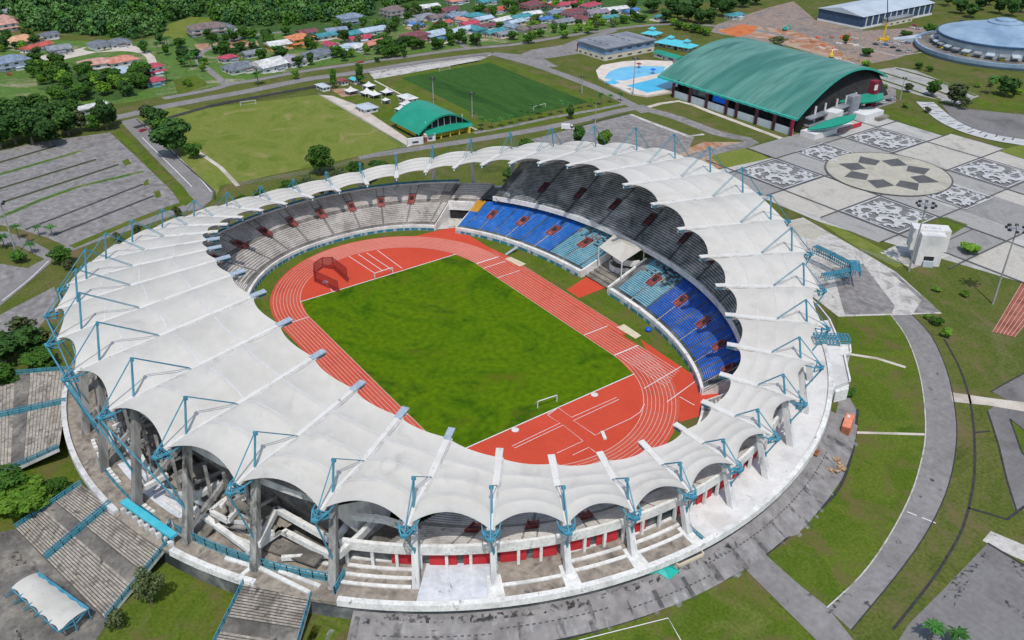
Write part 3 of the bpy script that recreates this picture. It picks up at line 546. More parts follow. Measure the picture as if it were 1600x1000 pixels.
# white steps and dark slots on the podium in the bays by the columns
def beams(a, b, rr, wd=.9, h=.35, name='deck_beam', m='white'):
    for r in rr:
        mb = MB(); solid(mb, [('r', r, PZ), ('r', r, PZ+h), ('r', r+wd, PZ+h), ('r', r+wd, PZ)], ks(a, b, 4)); part(mb, name, m)
beams(4.06, 4.94, [108.3, 110.8, 113.3, 116.0, 118.6]); beams(6.05, 6.95, [119.2]); beams(7.06, 7.92, [112.4, 115.6, 118.6]); beams(8.08, 9.0, [113, 115.8, 118.8]); beams(3.1, 3.9, [111.5, 114, 117.4])
for k in (6, 7, 8, 9):
    mb = MB(); B = outd(k, 0, 0); d = Vector((B.x, B.y, 0)).normalized(); t = Vector((-d.y, d.x, 0))
    mb.hexa([outd(k, 2, PZ)+t*1.6, outd(k, 9, PZ)+t*2.0, outd(k, 9, PZ)-t*2.0, outd(k, 2, PZ)-t*1.6, outd(k, 2, PZ+.5)+t*1.6, outd(k, 9, PZ+.25)+t*2, outd(k, 9, PZ+.25)-t*2, outd(k, 2, PZ+.5)-t*1.6]); part(mb, 'column_footing', 'white')
# -- seating: stepped tiers with rows of benches
def TP(s, k, z, z0=12.8, z1=30.0):
    """a point of the upper tier: its rake is lower towards the ends, under the falling roof"""
    lim = min(z1, zt(k)-5.2); return SP(s, k, z0+(z-z0)*(lim-z0)/(z1-z0))
def tier(s0, z0, s1, z1, k0, k1, n, mt, name='terrace', under=True):
    mb = MB(); prof = []
    for i in range(n):
        a = s0+(s1-s0)*i/n; b = s0+(s1-s0)*(i+1)/n; z = z0+(z1-z0)*(i+1)/n; prof += [(a, z), (b, z)]
    prof = [(s0, z0)]+prof
    sweep(mb, prof, ks(k0, k1, max(2, int((k1-k0)*4)))[::1])
    if under: sweep(mb, [(s0, z0-.8), (s1, z1-.9)], ks(k0, k1, max(2, int((k1-k0)*4))))
    return part(mb, name, mt)
def benches(s0, z0, s1, z1, k0, k1, n, mt, name='bench_block', label=None, skip=None, fill=.55, h=.33, rows=None, missing=0):
    mb = MB(); r = random.Random(int(k0*100+s0*1000))
    for i in range(*(rows or (0, n))):
        a = s0+(s1-s0)*i/n; b = s0+(s1-s0)*(i+1)/n; z = z0+(z1-z0)*(i+1)/n; q = a+(b-a)*(1-fill)
        segs = [(k0, k1)]
        if missing:
            segs = []; m_ = 6
            for j in range(m_):
                if r.random() > missing: segs.append((k0+(k1-k0)*j/m_, k0+(k1-k0)*(j+1)/m_))
        for (u, v) in segs:
            if skip and skip[2] <= i < skip[3]:
                parts = [(u, min(v, skip[0])), (max(u, skip[1]), v)]
            else: parts = [(u, v)]
            for (x, y) in parts:
                if y-x < .02: continue
                kk = ks(x, y, max(1, int((y-x)*5)))
                sweep(mb, [(q, z), (q, z+h), (b, z+h)], kk)
    return part(mb, name, mt, label)
def vomitory(s0, s1, z0, z1, kc, w, m='vom'):
    """a walled stair mouth cut in the terrace"""
    mb = MB()
    for sgn in (-1, 1):
        k = kc+sgn*w; k2 = kc+sgn*(w-.02)
        mb.hexa([SP(s0, k, z0-.2), SP(s1, k, z1-.5), SP(s1, k2, z1-.5), SP(s0, k2, z0-.2), SP(s0, k, z0+1.1), SP(s1, k, z1+1.1), SP(s1, k2, z1+1.1), SP(s0, k2, z0+1.1)])
    mb.hexa([SP(s1-.012, kc-w, z1-.6), SP(s1, kc-w, z1-.6), SP(s1, kc+w, z1-.6), SP(s1-.012, kc+w, z1-.6), SP(s1-.012, kc-w, z1+1.2), SP(s1, kc-w, z1+1.2), SP(s1, kc+w, z1+1.2), SP(s1-.012, kc+w, z1+1.2)])
    mb.face([SP(s0, kc-w, z0+.45), SP(s0, kc+w, z0+.45), SP(s1-.02, kc+w, z1+.25), SP(s1-.02, kc-w, z1+.25)])
    o = part(mb, 'vomitory', m)
    d = MB(); dz = (z1-z0); d.face([SP(s0+(s1-s0)*.45, kc-w*.55, z0+dz*.5+.6), SP(s0+(s1-s0)*.45, kc+w*.55, z0+dz*.5+.6), SP(s1-.03, kc+w*.55, z1+.5), SP(s1-.03, kc-w*.55, z1+.5)]); part(d, 'doorway', 'dark', par=o)
    return o
NE_, NW_ = 15, 24
def bowl_block(k0, k1, mb_, kind):
    pass
# end bowls: k 24.6..33.5 (far end) and 5.4..13.8 (near end); lower half and upper half per bay, aisle in mid bay
for (a, b) in ((25.3, 34.5), (4.5, 13.6)):
    tier(.02, 2.3, .50, 7.2, a, b, 11, 'tier'); tier(.50, 7.4, .94, 12.0, a, b, 13, 'tier')
    lo = math.floor(a-.5)+.5
    while lo < b:
        k0, k1 = max(a, lo+.035), min(b, lo+1-.035)
        if k1-k0 > .15:
            benches(.02, 2.3, .50, 7.2, k0, k1, 11, 'bench', rows=(1, 11), fill=.5); benches(.50, 7.4, .94, 12.0, k0+.09, k1-.09, 13, 'bench', rows=(2, 13))
            benches(.50, 7.4, .94, 12.0, k1-.06, min(b, k1+.13), 13, 'bench', rows=(7, 13))
        if a+.2 < lo < b-.2: vomitory(.47, .66, 7.2, 9.1, lo, .11)
        lo += 1
# side stands, lower tier (both sides) and upper tier
sides = {'east': (14.2, 24.3), 'west': (34.5, 44.5)}
LOW = (.02, 2.3, .46, 9.6)
for side, (a, b) in sides.items():
    gaps = [(a, 19.12), (19.84, b)] if side == 'east' else [(a, b)]
    for (x, y) in gaps: tier(*LOW, x, y, 24, 'tierdark' if side == 'east' else 'tier')
    UP[0] = True; tier(.40, 12.8, .95, 30.0, a+.35, b-.6, 30, 'tierdark'); UP[0] = False
    lo = math.floor(a)+.5
    while lo < b:
        for k0, k1 in ((max(a, lo+.02), min(b, lo+.48)), (max(a, lo+.52), min(b, lo+.98))):
            if side == 'east' and k1 > 19.12 and k0 < 19.84: 
                if k0 < 19.12: k1 = 19.12
                elif k1 > 19.84: k0 = 19.84
                else: continue
            if k1-k0 < .12: continue
            c = (k0+k1)/2
            if side == 'east':
                m, lab, ms = ('seatblue', None, 0) if c > 23.75 else ('seatorange', 'orange seats', 0) if c < 14.4 else ('seatblue', None, 0) if c > 21.0 else ('seatcyan', 'faded cyan seats with rows missing', .0) if c > 18.2 else ('seatdeep', 'deep blue seats', 0)
            else: m, lab, ms = ('bench', None, 0)
            benches(*LOW, k0, k1, 24, m, 'seat_block', lab, skip=(lo-.1, lo+.13, 10, 17), rows=(1, 14), missing=ms)
            if m == 'seatcyan': benches(*LOW, k0, k1, 24, m, 'seat_block', 'patchy cyan seats', skip=(lo-.1, lo+.13, 10, 17), rows=(14, 24), missing=.35)
            else: benches(*LOW, k0, k1, 24, 'seatorange' if side == 'east' and c > 23.75 else m, 'seat_block', lab, skip=(lo-.1, lo+.13, 10, 17), rows=(14, 24), missing=ms)
        if side == 'east' and a+.1 < lo < b-.1:
            for kk_, r0, r1 in ((lo, 0, 10), (lo-.115, 10, 21), (lo+.145, 10, 21)):
                mb = MB(); prof = []
                for i in range(r0, r1): q0 = .02+.44*i/24; q1 = .02+.44*(i+1)/24; z_ = 2.3+7.3*(i+1)/24; prof += [(q0, z_+.06), (q1, z_+.06)]
                if abs(kk_-19.48) > .4: sweep(mb, prof, [kk_-.012, kk_+.012]); part(mb, 'aisle_steps', 'bench')
        if a+.1 < lo < b-.1 and abs(lo-19.5) > .3: vomitory(.02+.44*10/24, .02+.44*16/24, 2.3+7.3*10/24, 2.3+7.3*16/24, lo, .10, 'vom')
        for k0, k1 in ((lo+.03, lo+.97),):
            k0, k1 = max(k0, a+.38), min(k1, b-.62); UP[0] = True
            if k1-k0 > .2: benches(.40, 12.8, .95, 30, k0, k1, 30, 'benchdark', 'upper_bench_block', skip=(k0-.01, k0+.12, 7, 14), fill=.5)
        UP[0] = False
        if a+.4 < lo < b-.8: vomitory(.40+.55*8/30, .40+.55*13/30, TP(.4, lo, 12.8+17.2*8/30).z, TP(.4, lo, 12.8+17.2*13/30).z, lo+.06, .07, 'vom_shaded')
        lo += 1
    # front lip beam of the upper tier
    mb = MB(); solid(mb, [(.385, 11.6), (.385, 13.6), (.40, 13.6), (.42, 11.6)][::-1], ks(a+.35, b-.6, 50)); part(mb, 'tier_lip', 'white')
    UP[0] = True; mb = MB(); sweep(mb, [(.95, 29.2), (.95, 31.2), (.962, 31.2), (.962, 29.0)], ks(a+.35, b-.6, 40)); part(mb, 'rear_parapet', 'colw'); UP[0] = False
    mb = MB(); sweep(mb, [(.70, 17), (.70, PZ)], ks(a+.35, b-.6, 40)); part(mb, 'concourse_wall', 'tierdark' if side == 'east' else 'tier')
    for k in (a+.35, b-.6):
        mb = MB(); mb.face([TP(.40, k, 11.8), TP(.95, k, 29.2), TP(.95, k, 25), SP(.72, k, PZ), SP(.5, k, PZ)]); part(mb, 'side_wall', 'colw')
    if side == 'west':
        q = a+.5
        while q < b-.6:
            mb = MB(); mb.bar(SP(.66, q, PZ), TP(.93, q, 27), .5, .9); part(mb, 'raker', 'tier'); q += .5  # deep rakers in darker concrete, shade of the bays put into colour
# pitch-side wall, its blue board and coping all round except the gates and the royal box gap
for a, b in ((-.2, 13.55), (14.3, 19.1), (19.86, 24.35), (25.25, 39.8)):
    n = int((b-a)*5); mb = MB(); solid(mb, [(-.012, 0), (-.012, 2.5), (.022, 2.5), (.022, 0)][::-1], ks(a, b, n)); part(mb, 'front_wall', 'white')
    mb = MB(); sweep(mb, [(-.022, .1), (-.020, 1.45)], ks(a, b, n)); part(mb, 'advert_board', 'platform')
    mb = MB(); r = random.Random(int(a*10)); k = a
    while k < b-.3:
        l = r.uniform(.08, .35); sweep(mb, [(-.0235, .25), (-.0225, 1.3)], ks(k, k+l, 2)); k += l+r.uniform(.03, .2)
    part(mb, 'advert_panel', 'blue2')
# rear parapet and red wall of the end bowls
for a, b in ((3.95, 13.6), (25.3, 34.6)):
    n = int((b-a)*5); mb = MB(); solid(mb, [(.94, 10.6), (.94, 12.9), (.975, 12.9), (.975, 10.3)][::-1], ks(a, b, n)); part(mb, 'rear_parapet', 'white')
    mb = MB(); sweep(mb, [(.90, 10.8), (.90, PZ)], ks(a, b, n)); part(mb, 'inner_back_wall', 'tierdark')
    if a < 10:
        for k in range(4, 13):
            for x, y in ((k+.08, k+.46), (k+.56, k+.93)):
                if k == 8 and x > 8.3 or (k == 4 and x < 4.4): continue
                mb = MB(); solid(mb, [(.905, PZ+.1), (.905, 9.0), (.92, 9.0), (.92, PZ+.1)][::-1], ks(x, y, 3)); part(mb, 'red_wall_panel', 'redwall')
    for k in range(int(a)+1, int(b)+1):
        for kk in (k, k+.35, k+.68):
            if kk > b: continue
            p = SP(.955, kk, 0); mb = MB(); mb.box((p.x, p.y, 8), (.7, .7, 5.2), math.atan2(p.y, p.x)); part(mb, 'short_post', 'white')
    mb = MB(); sweep(mb, [(.945, 12.9), (.945, 13.9)], ks(a, b, n)); 
    if a > 20: part(mb, 'rear_railing', 'blue2')
# gate walls (openings at the two corners)
for (k0, k1) in ((24.35, 25.25), (13.6, 14.25)):
    mb = MB()
    for k in (k0, k1): d_ = .03 if k == k0 else -.03; mb.hexa([SP(0, k, 0), SP(.5, k, 0), SP(.5, k+d_, 0), SP(0, k+d_, 0), SP(0, k, 2.6), SP(.5, k, 8.2), SP(.5, k+d_, 8.2), SP(0, k+d_, 2.6)])
    solid(mb, [(.46, 4.6), (.46, 8.6), (.50, 8.6), (.50, 4.6)][::-1], ks(k0, k1, 4)); part(mb, 'gate_wall', 'white')
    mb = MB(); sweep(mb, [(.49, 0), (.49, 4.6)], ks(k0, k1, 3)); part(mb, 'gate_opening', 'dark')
    tier(.50, 8.4, .94, 12.0, k0, k1, 10, 'tier'); benches(.50, 8.4, .94, 12.0, k0+.03, k1-.03, 10, 'bench' if k0 > 20 else 'seatorange', rows=(1, 10))
# royal box: curved concrete bowl, balcony and peaked canopy
mb = MB()
for k in (19.12, 19.84): d_ = .04 if k < 19.5 else -.04; mb = MB(); mb.hexa([SP(-.01, k, 0), SP(.40, k, 0), SP(.40, k+d_, 0), SP(-.01, k+d_, 0), SP(-.01, k, 2.9), SP(.40, k, 9.2), SP(.40, k+d_, 9.2), SP(-.01, k+d_, 2.9)]); part(mb, 'royal_box_side_wall', 'white')
mb = MB(); C0 = SP(.06, 19.48, 0); b_ = Vector((0, 1, 0))
def arc(r, z, n=14, a0=-.15, a1=math.pi+.15, cy=0): return [Vector((C0.x+r*math.cos(t), C0.y+cy+5+r*.8*math.sin(t), z)) for t in [a0+(a1-a0)*i/n for i in range(n+1)]]
mb.grid([arc(4.2, 3.2, a0=math.pi, a1=2*math.pi, cy=5), arc(4.2, 5.2, a0=math.pi, a1=2*math.pi, cy=5), arc(4.8, 5.2, a0=math.pi, a1=2*math.pi, cy=5), arc(4.8, 3.0, a0=math.pi, a1=2*math.pi, cy=5)])
mb.grid([arc(6.0, 6.2, a0=math.pi, a1=2*math.pi, cy=9), arc(6.0, 8.2, a0=math.pi, a1=2*math.pi, cy=9), arc(6.7, 8.2, a0=math.pi, a1=2*math.pi, cy=9), arc(6.7, 6.0, a0=math.pi, a1=2*math.pi, cy=9)])
part(mb, 'royal_box_balcony', 'white')
mb = MB()
for i in range(8): z = .7+i*.75; mb.grid([[SP(.03+.045*i, k, z) for k in (19.17, 19.48, 19.8)], [SP(.03+.045*(i+1), k, z) for k in (19.17, 19.48, 19.8)], [SP(.03+.045*(i+1), k, z+.75) for k in (19.17, 19.48, 19.8)]])
part(mb, 'royal_box_terrace', 'landing')
cz = 12.6; qa, qb, qc, qd = G(965, 362, 13), G(1007, 387, 13), G(972, 410, 12), G(936, 386, 12)
mb = MB(); pk = (qa+qb+qc+qd)/4+Vector((0, 0, 2.6)); E4 = [qa, qb, qc, qd]
for i in range(4):
    a, b = E4[i], E4[(i+1) % 4]; m_ = (a+b)/2*.9+pk*.1-Vector((0, 0, .3)); rows = []
    for u in range(5):
        t = u/4; p = a.lerp(b, t); rows.append([p.lerp(pk, v/4)-Vector((0, 0, .9*math.sin(math.pi*v/4))) for v in range(5)])
    mb.grid(rows)
can = part(mb, 'royal_box_canopy', 'fabric', 'white peaked fabric canopy over the guest box', smooth=True)
mb = MB()
for p in E4: mb.tube((p.x, p.y, 6), (p.x, p.y, p.z), .25)
part(mb, 'canopy_post', 'steelw', par=can)
# -- roof
NU, NV = 14, 32
def ribline(k):
    B, O, S_, I = rib('B', k), rib('O', k), rib('S', k), rib('I', k); E = B.lerp(O, .68); E.z = B.z+(O.z-B.z)*.5
    west_ = k > 35.5 or k < 5.5; back = 1.2 if west_ else 2.9; I2 = I-(I-S_).normalized()*back
    return E, B, S_, I2
def online(pts, v):
    L = [0]
    for a, b in zip(pts, pts[1:]): L.append(L[-1]+(b-a).length)
    d = v*L[-1]
    for i in range(len(pts)-1):
        if d <= L[i+1]+1e-6: return pts[i].lerp(pts[i+1], (d-L[i])/(L[i+1]-L[i]))
    return pts[-1]
for k in range(1, 41):
    A, Bq = ribline(k), ribline(k+1); mb = MB(); rows = []
    wdt = (A[1]-Bq[1]).length; side_ = min(1, max(0, (LN0 := (A[0]-A[3]).length)-24)/18); LN = LN0
    for i in range(NU+1):
        t = i/NU; q = 4*t*(1-t); row = []
        s0 = 2.7*q/LN; s1 = (1.7+.5*side_)*q/LN
        for j in range(NV+1):
            vv = j/NV; v = s0+(1-s0-s1)*vv
            p = online(A, v).lerp(online(Bq, v), t)
            nar = max(0, math.sin(math.pi*3*vv))if False else abs(math.sin(math.pi*4*vv))
            rise = wdt*((.112+.014*side_)*(1-vv)**1.3+(.03+.030*side_)*(1-(1-vv)**1.3)); z = rise*(q**.85)-(.022+.008*side_)*wdt*nar**.8*q**.5
            row.append(p+Vector((0, 0, z+.25)))
        rows.append(row)
    mb.grid(rows); mo_ = part(mb, 'roof_membrane', 'fabric', smooth=True)
    for j in (8, 16, 24):
        sm = MB(); sm.grid([[r_[j].lerp(r_[j+o], .18)+Vector((0, 0, .05)) for r_ in rows] for o in (-1, 1)]); part(sm, 'seam_shade', 'seam_shade', par=mo_, smooth=True)
    # blue arched tubes carrying the membrane at its edges
    E, B, S_, _i = A; I = rib('I', k); d = Vector((B.x, B.y, 0)).normalized(); t = Vector((-d.y, d.x, 0)); up = Vector((0, 0, 1))
    rb = MB(); rb.bar(B-up*.7, S_-up*.8, .7, 1.4); rb.bar(S_-up*.8, I-up*.4, .7, 1.4, w2=.45); rbo = part(rb, 'roof_rib', 'steelw')
    west0 = k >= 36 or k <= 4; pd0 = (I-S_).normalized(); cp = MB(); cp.bar(E+up*.35, B+up*.45, .9, .3); cp.bar(B+up*.45, S_+up*.45, .8, .3); cp.bar(S_+up*.4, I-pd0*.3+up*.42, 1.2 if west0 else 1.6, .3); part(cp, 'rib_cap', 'cap', par=rbo)
    gt = MB(); gt.bar(E+up*.22, B+up*.3, 1.9, .14); gt.bar(B+up*.3, S_+up*.3, 1.9, .14); gt.bar(S_+up*.26, A[3]+up*.26, 2.5, .12); part(gt, 'valley_gutter', 'gutter', par=rbo)
    west = k >= 36 or k <= 4
    pf = MB(); pd = (I-S_).normalized(); pl_ = 2.3 if west or k == 5 else .05; pf.bar(I+up*.55-pd*(2.2 if west or k == 5 else 3.2), I+pd*pl_+up*.45, 2.0 if west else 1.8, .35); pfo = part(pf, 'light_platform', 'platform' if west or k in (5, ) else 'cap')
    pg = MB(); pg.bar(I+pd*(pl_-2.2)-up*.15, I+pd*(pl_-.2)-up*.2, 1.2, .8)
    part(pg, 'floodlight_bank', 'blue2', par=pfo)
    # mast with stays
    Mt, O = rib('M', k), rib('O', k); ms = MB(); ms.tube(B+up*.2, Mt, .31, 8, .26); ms.bar(Mt-up*.5-t*.5, Mt-up*.5+t*.5, .5, .8); mo = part(ms, 'mast', 'blue')
    for s in (-1, 1):
        y = MB(); y.tube(Mt+t*s*.28, S_+up*.6+t*s*.4, .1, 5, cap=False); part(y, 'stay', 'blue2', par=mo)
    y = MB(); y.tube(Mt, O+up*.2, .15, 6, cap=False); part(y, 'back_stay', 'blue', par=mo)
    # outrigger truss
    tr = MB(); P1, P2 = E+t*1.9, E-t*1.9; Q1, Q2 = P1-up*1.5, P2-up*1.5; F1, F2 = O+t*.7, O-t*.7
    for a, b in ((P1, F1), (P2, F2), (P1, P2), (F1, F2), (P1, F2), (P2, F1), (Q1, O-up*.4), (Q2, O-up*.4), (P1, Q1), (P2, Q2), (Q1, Q2), (Q1, P2), (B+t*2.4, P1), (B-t*2.4, P2)): tr.bar(a, b, .26)
    tr.bar(O-t*.8, O+t*.8, .7, .7); part(tr, 'outrigger_truss', 'blue')
    # tie down to the column and column
    base = outd(k, 4.4+(2.2 if west else 0), PZ if k not in range(16, 26) else PZ)
    fr = .66 if west else .5; ztie = PZ+(1-fr)*(B.z-PZ); cpt = base.lerp(B, (ztie-PZ)/(B.z-PZ))
    ti = MB(); ti.tube(O-up*.3, cpt+d*.6, .22, 6); ti.bar(cpt+d*.6-up*.8, cpt+d*.6+up*.8, .5, .5); part(ti, 'tie_strut', 'blue')
    w0 = 1.35 if not west else 1.5
    cm = MB(); bw, tw = w0*.62, w0*.5
    cm.hexa([base+t*bw-d*bw*1.3, base+t*bw+d*bw, base-t*bw+d*bw, base-t*bw-d*bw*1.3, B-up*1+t*tw-d*tw, B-up*1+t*tw+d*tw, B-up*1-t*tw+d*tw, B-up*1-t*tw-d*tw]); part(cm, 'column', 'colg' if west else 'colw')
    if k in (1, 2, 36, 37, 38, 39, 40):
        # raking struts and floor beams behind the tall west columns
        rk = MB(); rk.bar(base.lerp(B, .1), TP(.72, k, 22), .9, 1.2); part(rk, 'raker', 'gshade')
# cross ties between the outriggers on the west side
for k in range(36, 42):
    O = rib('O', k); base = outd(k+1, 6.6, PZ); Bn = rib('B', k+1); mb = MB(); mb.tube(O, base.lerp(Bn, .30), .22, 6); part(mb, 'cross_tie', 'blue')
# west exterior: floor slabs and ramp parapets seen between the columns
for (z, s0, r1, a, b) in ((19.5, .82, 105, 36.5, 43.2),):
    mb = MB(); solid(mb, [(s0-.1, z), ('r', r1, z), ('r', r1, z-.7), (s0-.1, z-.7)], ks(a-1, b-.9, 40)); part(mb, 'gallery_slab', 'landing')
    mb = MB(); solid(mb, [('r', r1, z-.7), ('r', r1, z+1.1), ('r', r1+.4, z+1.1), ('r', r1+.4, z-.7)], ks(a-1, b-.9, 40)); part(mb, 'gallery_parapet', 'gshade')
for k in range(36, 43):
    for f, kk in ((0, k+.02), (1, k+.34), (2, k+.67)):
        mb = MB(); top = TP(.95, kk, 27) if kk < 43.5 else SP(.95, kk, 18); mb.bar(SP(.955, kk, PZ), SP(.95, kk, min(top.z, 24)), .7, .8); part(mb, 'frame_column', 'gshade')
        mb = MB(); mb.bar(SP(.74, kk, 9.4), SP(.99, kk, 9.4), .5, .8); mb.bar(SP(.78, kk, 14.6), SP(.97, kk, 14.6), .5, .8); part(mb, 'frame_beam', 'gshade')
    mb = MB(); mb.bar(SP(.97, k+.05, PZ+.2), SP(.97, k+.62, 9.6), 2.0, .4); part(mb, 'stair_flight', 'gshade')
    for e in (-1, 1): mb = MB(); mb.bar(PR(rib('B', k).xy.length*.97+e*1.1+1.0, k+.05, PZ+1), PR(rib('B', k).xy.length*.97+e*1.1+1.0, k+.62, 10.4), .25, 1.1); part(mb, 'stair_parapet', 'white')
    mb = MB(); mb.bar(SP(.93, k+.95, 9.6), SP(.93, k+.4, 14.8), 2.0, .4); part(mb, 'stair_flight', 'landing')
    mb = MB(); solid(mb, [(.955, 9.1), (.955, 10.7), (.965, 10.7), (.965, 9.1)][::-1], ks(k+.62, k+1, 3)); part(mb, 'landing_parapet', 'white')
    mb = MB(); sweep(mb, [(.76, 9.3), (.955, 9.3)], ks(k, k+1, 4)); part(mb, 'gallery_slab', 'brown')
    for r_ in (111.2, 113.6): mb = MB(); solid(mb, [('r', r_, PZ), ('r', r_, PZ+.5), ('r', r_+.9, PZ+.5), ('r', r_+.9, PZ)], ks(k+.15, k+.9, 3)); part(mb, 'deck_beam', 'white')
def pbeam(px, z, w=.9, h=1.2, m='white', name='ramp_parapet'):
    P = GP(px, z); mb = MB()
    for a, b in zip(P, P[1:]): mb.bar(a, b, w, h)
    return part(mb, name, m)
pbeam([(403, 852), (432, 796), (514, 842)], 12, 1.2, 1.6); pbeam([(386, 864), (438, 828), (516, 868)], 8.5, 1.2, 1.6); pbeam([(440, 872), (512, 868)], 7)
pbeam([(303, 795), (388, 858)], 8.5, 1.3, 1.2); pbeam([(330, 800), (362, 770), (384, 782), (356, 814), (330, 800)], 11, .9, 1.4); pbeam([(302, 778), (345, 754), (372, 772)], 14, 1.1, 1.5)
pbeam([(345, 792), (372, 760)], 12, .8, 1); pbeam([(226, 762), (262, 742)], 12, 1, 1.3); pbeam([(232, 735), (210, 690)], 14, .9, 1.2); pbeam([(176, 668), (196, 660)], 13, .9, 1.2)
pbeam([(524, 845), (552, 806)], 12, 1.1, 1.4); pbeam([(528, 868), (562, 838), (590, 808)], 11, 1.1, 2.0); pbeam([(524, 803), (600, 812), (636, 824)], 15.5, 1.3, 1.4); pbeam([(655, 875), (670, 846)], 8.5, .7, .7)
for q_ in ([(368, 907), (397, 883)], [(399, 884), (484, 926)], [(436, 892), (500, 916)], [(352, 872), (392, 884)]): pbeam(q_, 5.8, 1.0, .5, 'white', 'deck_beam')
# ramps as sloping slabs
for a, b, z0, z1 in (((320, 830), (352, 790), 6, 12), ((420, 850), (500, 875), 6, 8), ((250, 745), (280, 700), 8, 15)):
    P, Qq = G(*a, z0), G(*b, z1); mb = MB(); mb.bar(P, Qq, 4.2, .5); part(mb, 'ramp', 'landing')
# blocks of rubble-white planters along the west podium
mb = MB(); r = random.Random(3)
for i in range(34):
    k = 39.3+i*.085; p = PR(118.6+r.uniform(-.1, .1), k, PZ+.4)
    if r.random() < .8: mb.box(p, (1.0, 1.25, .8), math.atan2(p.y, p.x))
part(mb, 'concrete_planter_row', 'white')
# railings on the podium and its stairs
MESHM = mat('teal_mesh_panel', [(.04, .20, .24), (.08, .30, .34)], 1.0); MESHM.node_tree.nodes['Principled BSDF'].inputs['Alpha'].default_value = .55
def rail(pts, h=1.3, m='blue', name='railing', par=None, label=None, step=1.6, w=.14, solidp=True):
    mb = MB(); 
    for a, b in zip(pts, pts[1:]):
        a, b = Vector(a), Vector(b); L = (b-a).length; n = max(1, int(L/step)); up = Vector((0, 0, 1))
        for z in (h, h*.55, .12): mb.bar(a+up*z, b+up*z, w, w*1.2)
        for i in range(n+1): p = a.lerp(b, i/n); mb.bar(p, p+up*h, w)
        mb.face([a+up*.15, b+up*.15, b+up*(h-.1), a+up*(h-.1)], 1)
    o = mb.build(name, [M[m], MESHM], par if par is not None else SD)
    if label: o['label'] = label
    return o
rail([tuple(PR(119.3, k, PZ)) for k in ks(1.75, 4.05, 14)], 2.6, w=.2); rail([tuple(PR(122.6, k, PZ)) for k in ks(4.05, 4.06, 1)]+[tuple(PR(117, 4.08, PZ))], 2.4, w=.2)
rail([tuple(PR(119.6, k, PZ)) for k in ks(-.2, 1.45, 12)], 1.4); rail([tuple(PR(124, 1.8, PZ)), tuple(PR(118.6, 1.62, PZ))], 2.4, w=.2)
rail([tuple(PR(117.4, 9.06, PZ)), tuple(PR(123.6, 9.06, PZ))], 1.6, w=.2)
mb = MB(); a, b = G(193, 783, 8.4), G(272, 838, 8.4); mb.bar(a, b, 1.9, .8)
go = part(mb, 'gate_header', 'cyan', 'bright cyan beam over the turnstiles')
mb = MB()
for i in range(9): p = a.lerp(b, (i+.2)/8.6); mb.bar((p.x, p.y, PZ), (p.x, p.y, 8), .5); mb.box((p.x+.6, p.y-.8, PZ+.8), (.9, 1.3, 1.5))
part(mb, 'turnstile', 'colw', par=go)
# cages on the north-east deck
def cage(px, z, w, h, name, m='blue2'):
    P = GP(px, z); mb = MB()
    for a, b in zip(P, P[1:]):
        L = (b-a).length; n = int(L/1.1); d = (b-a).normalized(); s = Vector((-d.y, d.x, 0))*w/2; up = Vector((0, 0, h))
        for i in range(n+1):
            p = a.lerp(b, i/n); mb.bar(p+s, p+s+up, .18); mb.bar(p-s, p-s+up, .18); mb.bar(p+s+up, p-s+up, .3); 
            if i < n:
                q = a.lerp(b, (i+1)/n); mb.bar(p+s+up, q-s+up, .14); mb.bar(p-s+up, q+s+up, .14)
        for z_ in (.1, .5, 1): mb.bar(a+s+up*z_, b+s+up*z_, .2); mb.bar(a-s+up*z_, b-s+up*z_, .2)
    return part(mb, name, m)
cage([(1272, 394), (1300, 407), (1333, 425)], 5.5, 2.6, 2.8, 'turnstile_cage'); cage([(1333, 428), (1285, 437)], 5.5, 2.2, 2.2, 'turnstile_cage', 'blue'); cage([(1333, 418), (1336, 434)], 5.5, 3.4, 3.0, 'turnstile_cage', 'blue')
cage([(1272, 532), (1325, 534)], 6.2, 4.2, 1.8, 'turnstile_cage', 'blue')
mb = MB(); mb.prism([(p.x, p.y) for p in GP([(1255, 505), (1296, 500), (1314, 541), (1328, 539), (1329, 551), (1319, 555), (1328, 595), (1304, 604), (1285, 650), (1250, 640)], PZ)], .1, PZ+.06); part(mb, 'deck_extension', 'deck')
P = GP([(1296, 500), (1314, 541), (1328, 539), (1329, 551), (1319, 555), (1328, 595)], PZ+.5)
for a, b in zip(P, P[1:]): mb = MB(); mb.bar(a, b, .5, .95); part(mb, 'parapet', 'white')
P = GP([(1262, 462), (1280, 480), (1296, 500)], PZ+.5); mb = MB()
for a, b in zip(P, P[1:]): mb.bar(a, b, .4, .9)
part(mb, 'parapet', 'white'); mb = MB(); mb.prism([(p.x, p.y) for p in GP([(1304, 604), (1327, 597), (1326, 608), (1306, 613)], 4)], .1, 4); part(mb, 'service_block', 'white'); mb = MB(); mb.prism([(p.x, p.y) for p in GP([(1305, 606), (1316, 604), (1315, 613), (1305, 614)], 2.6)], .1, 2.6); part(mb, 'service_opening', 'dark')
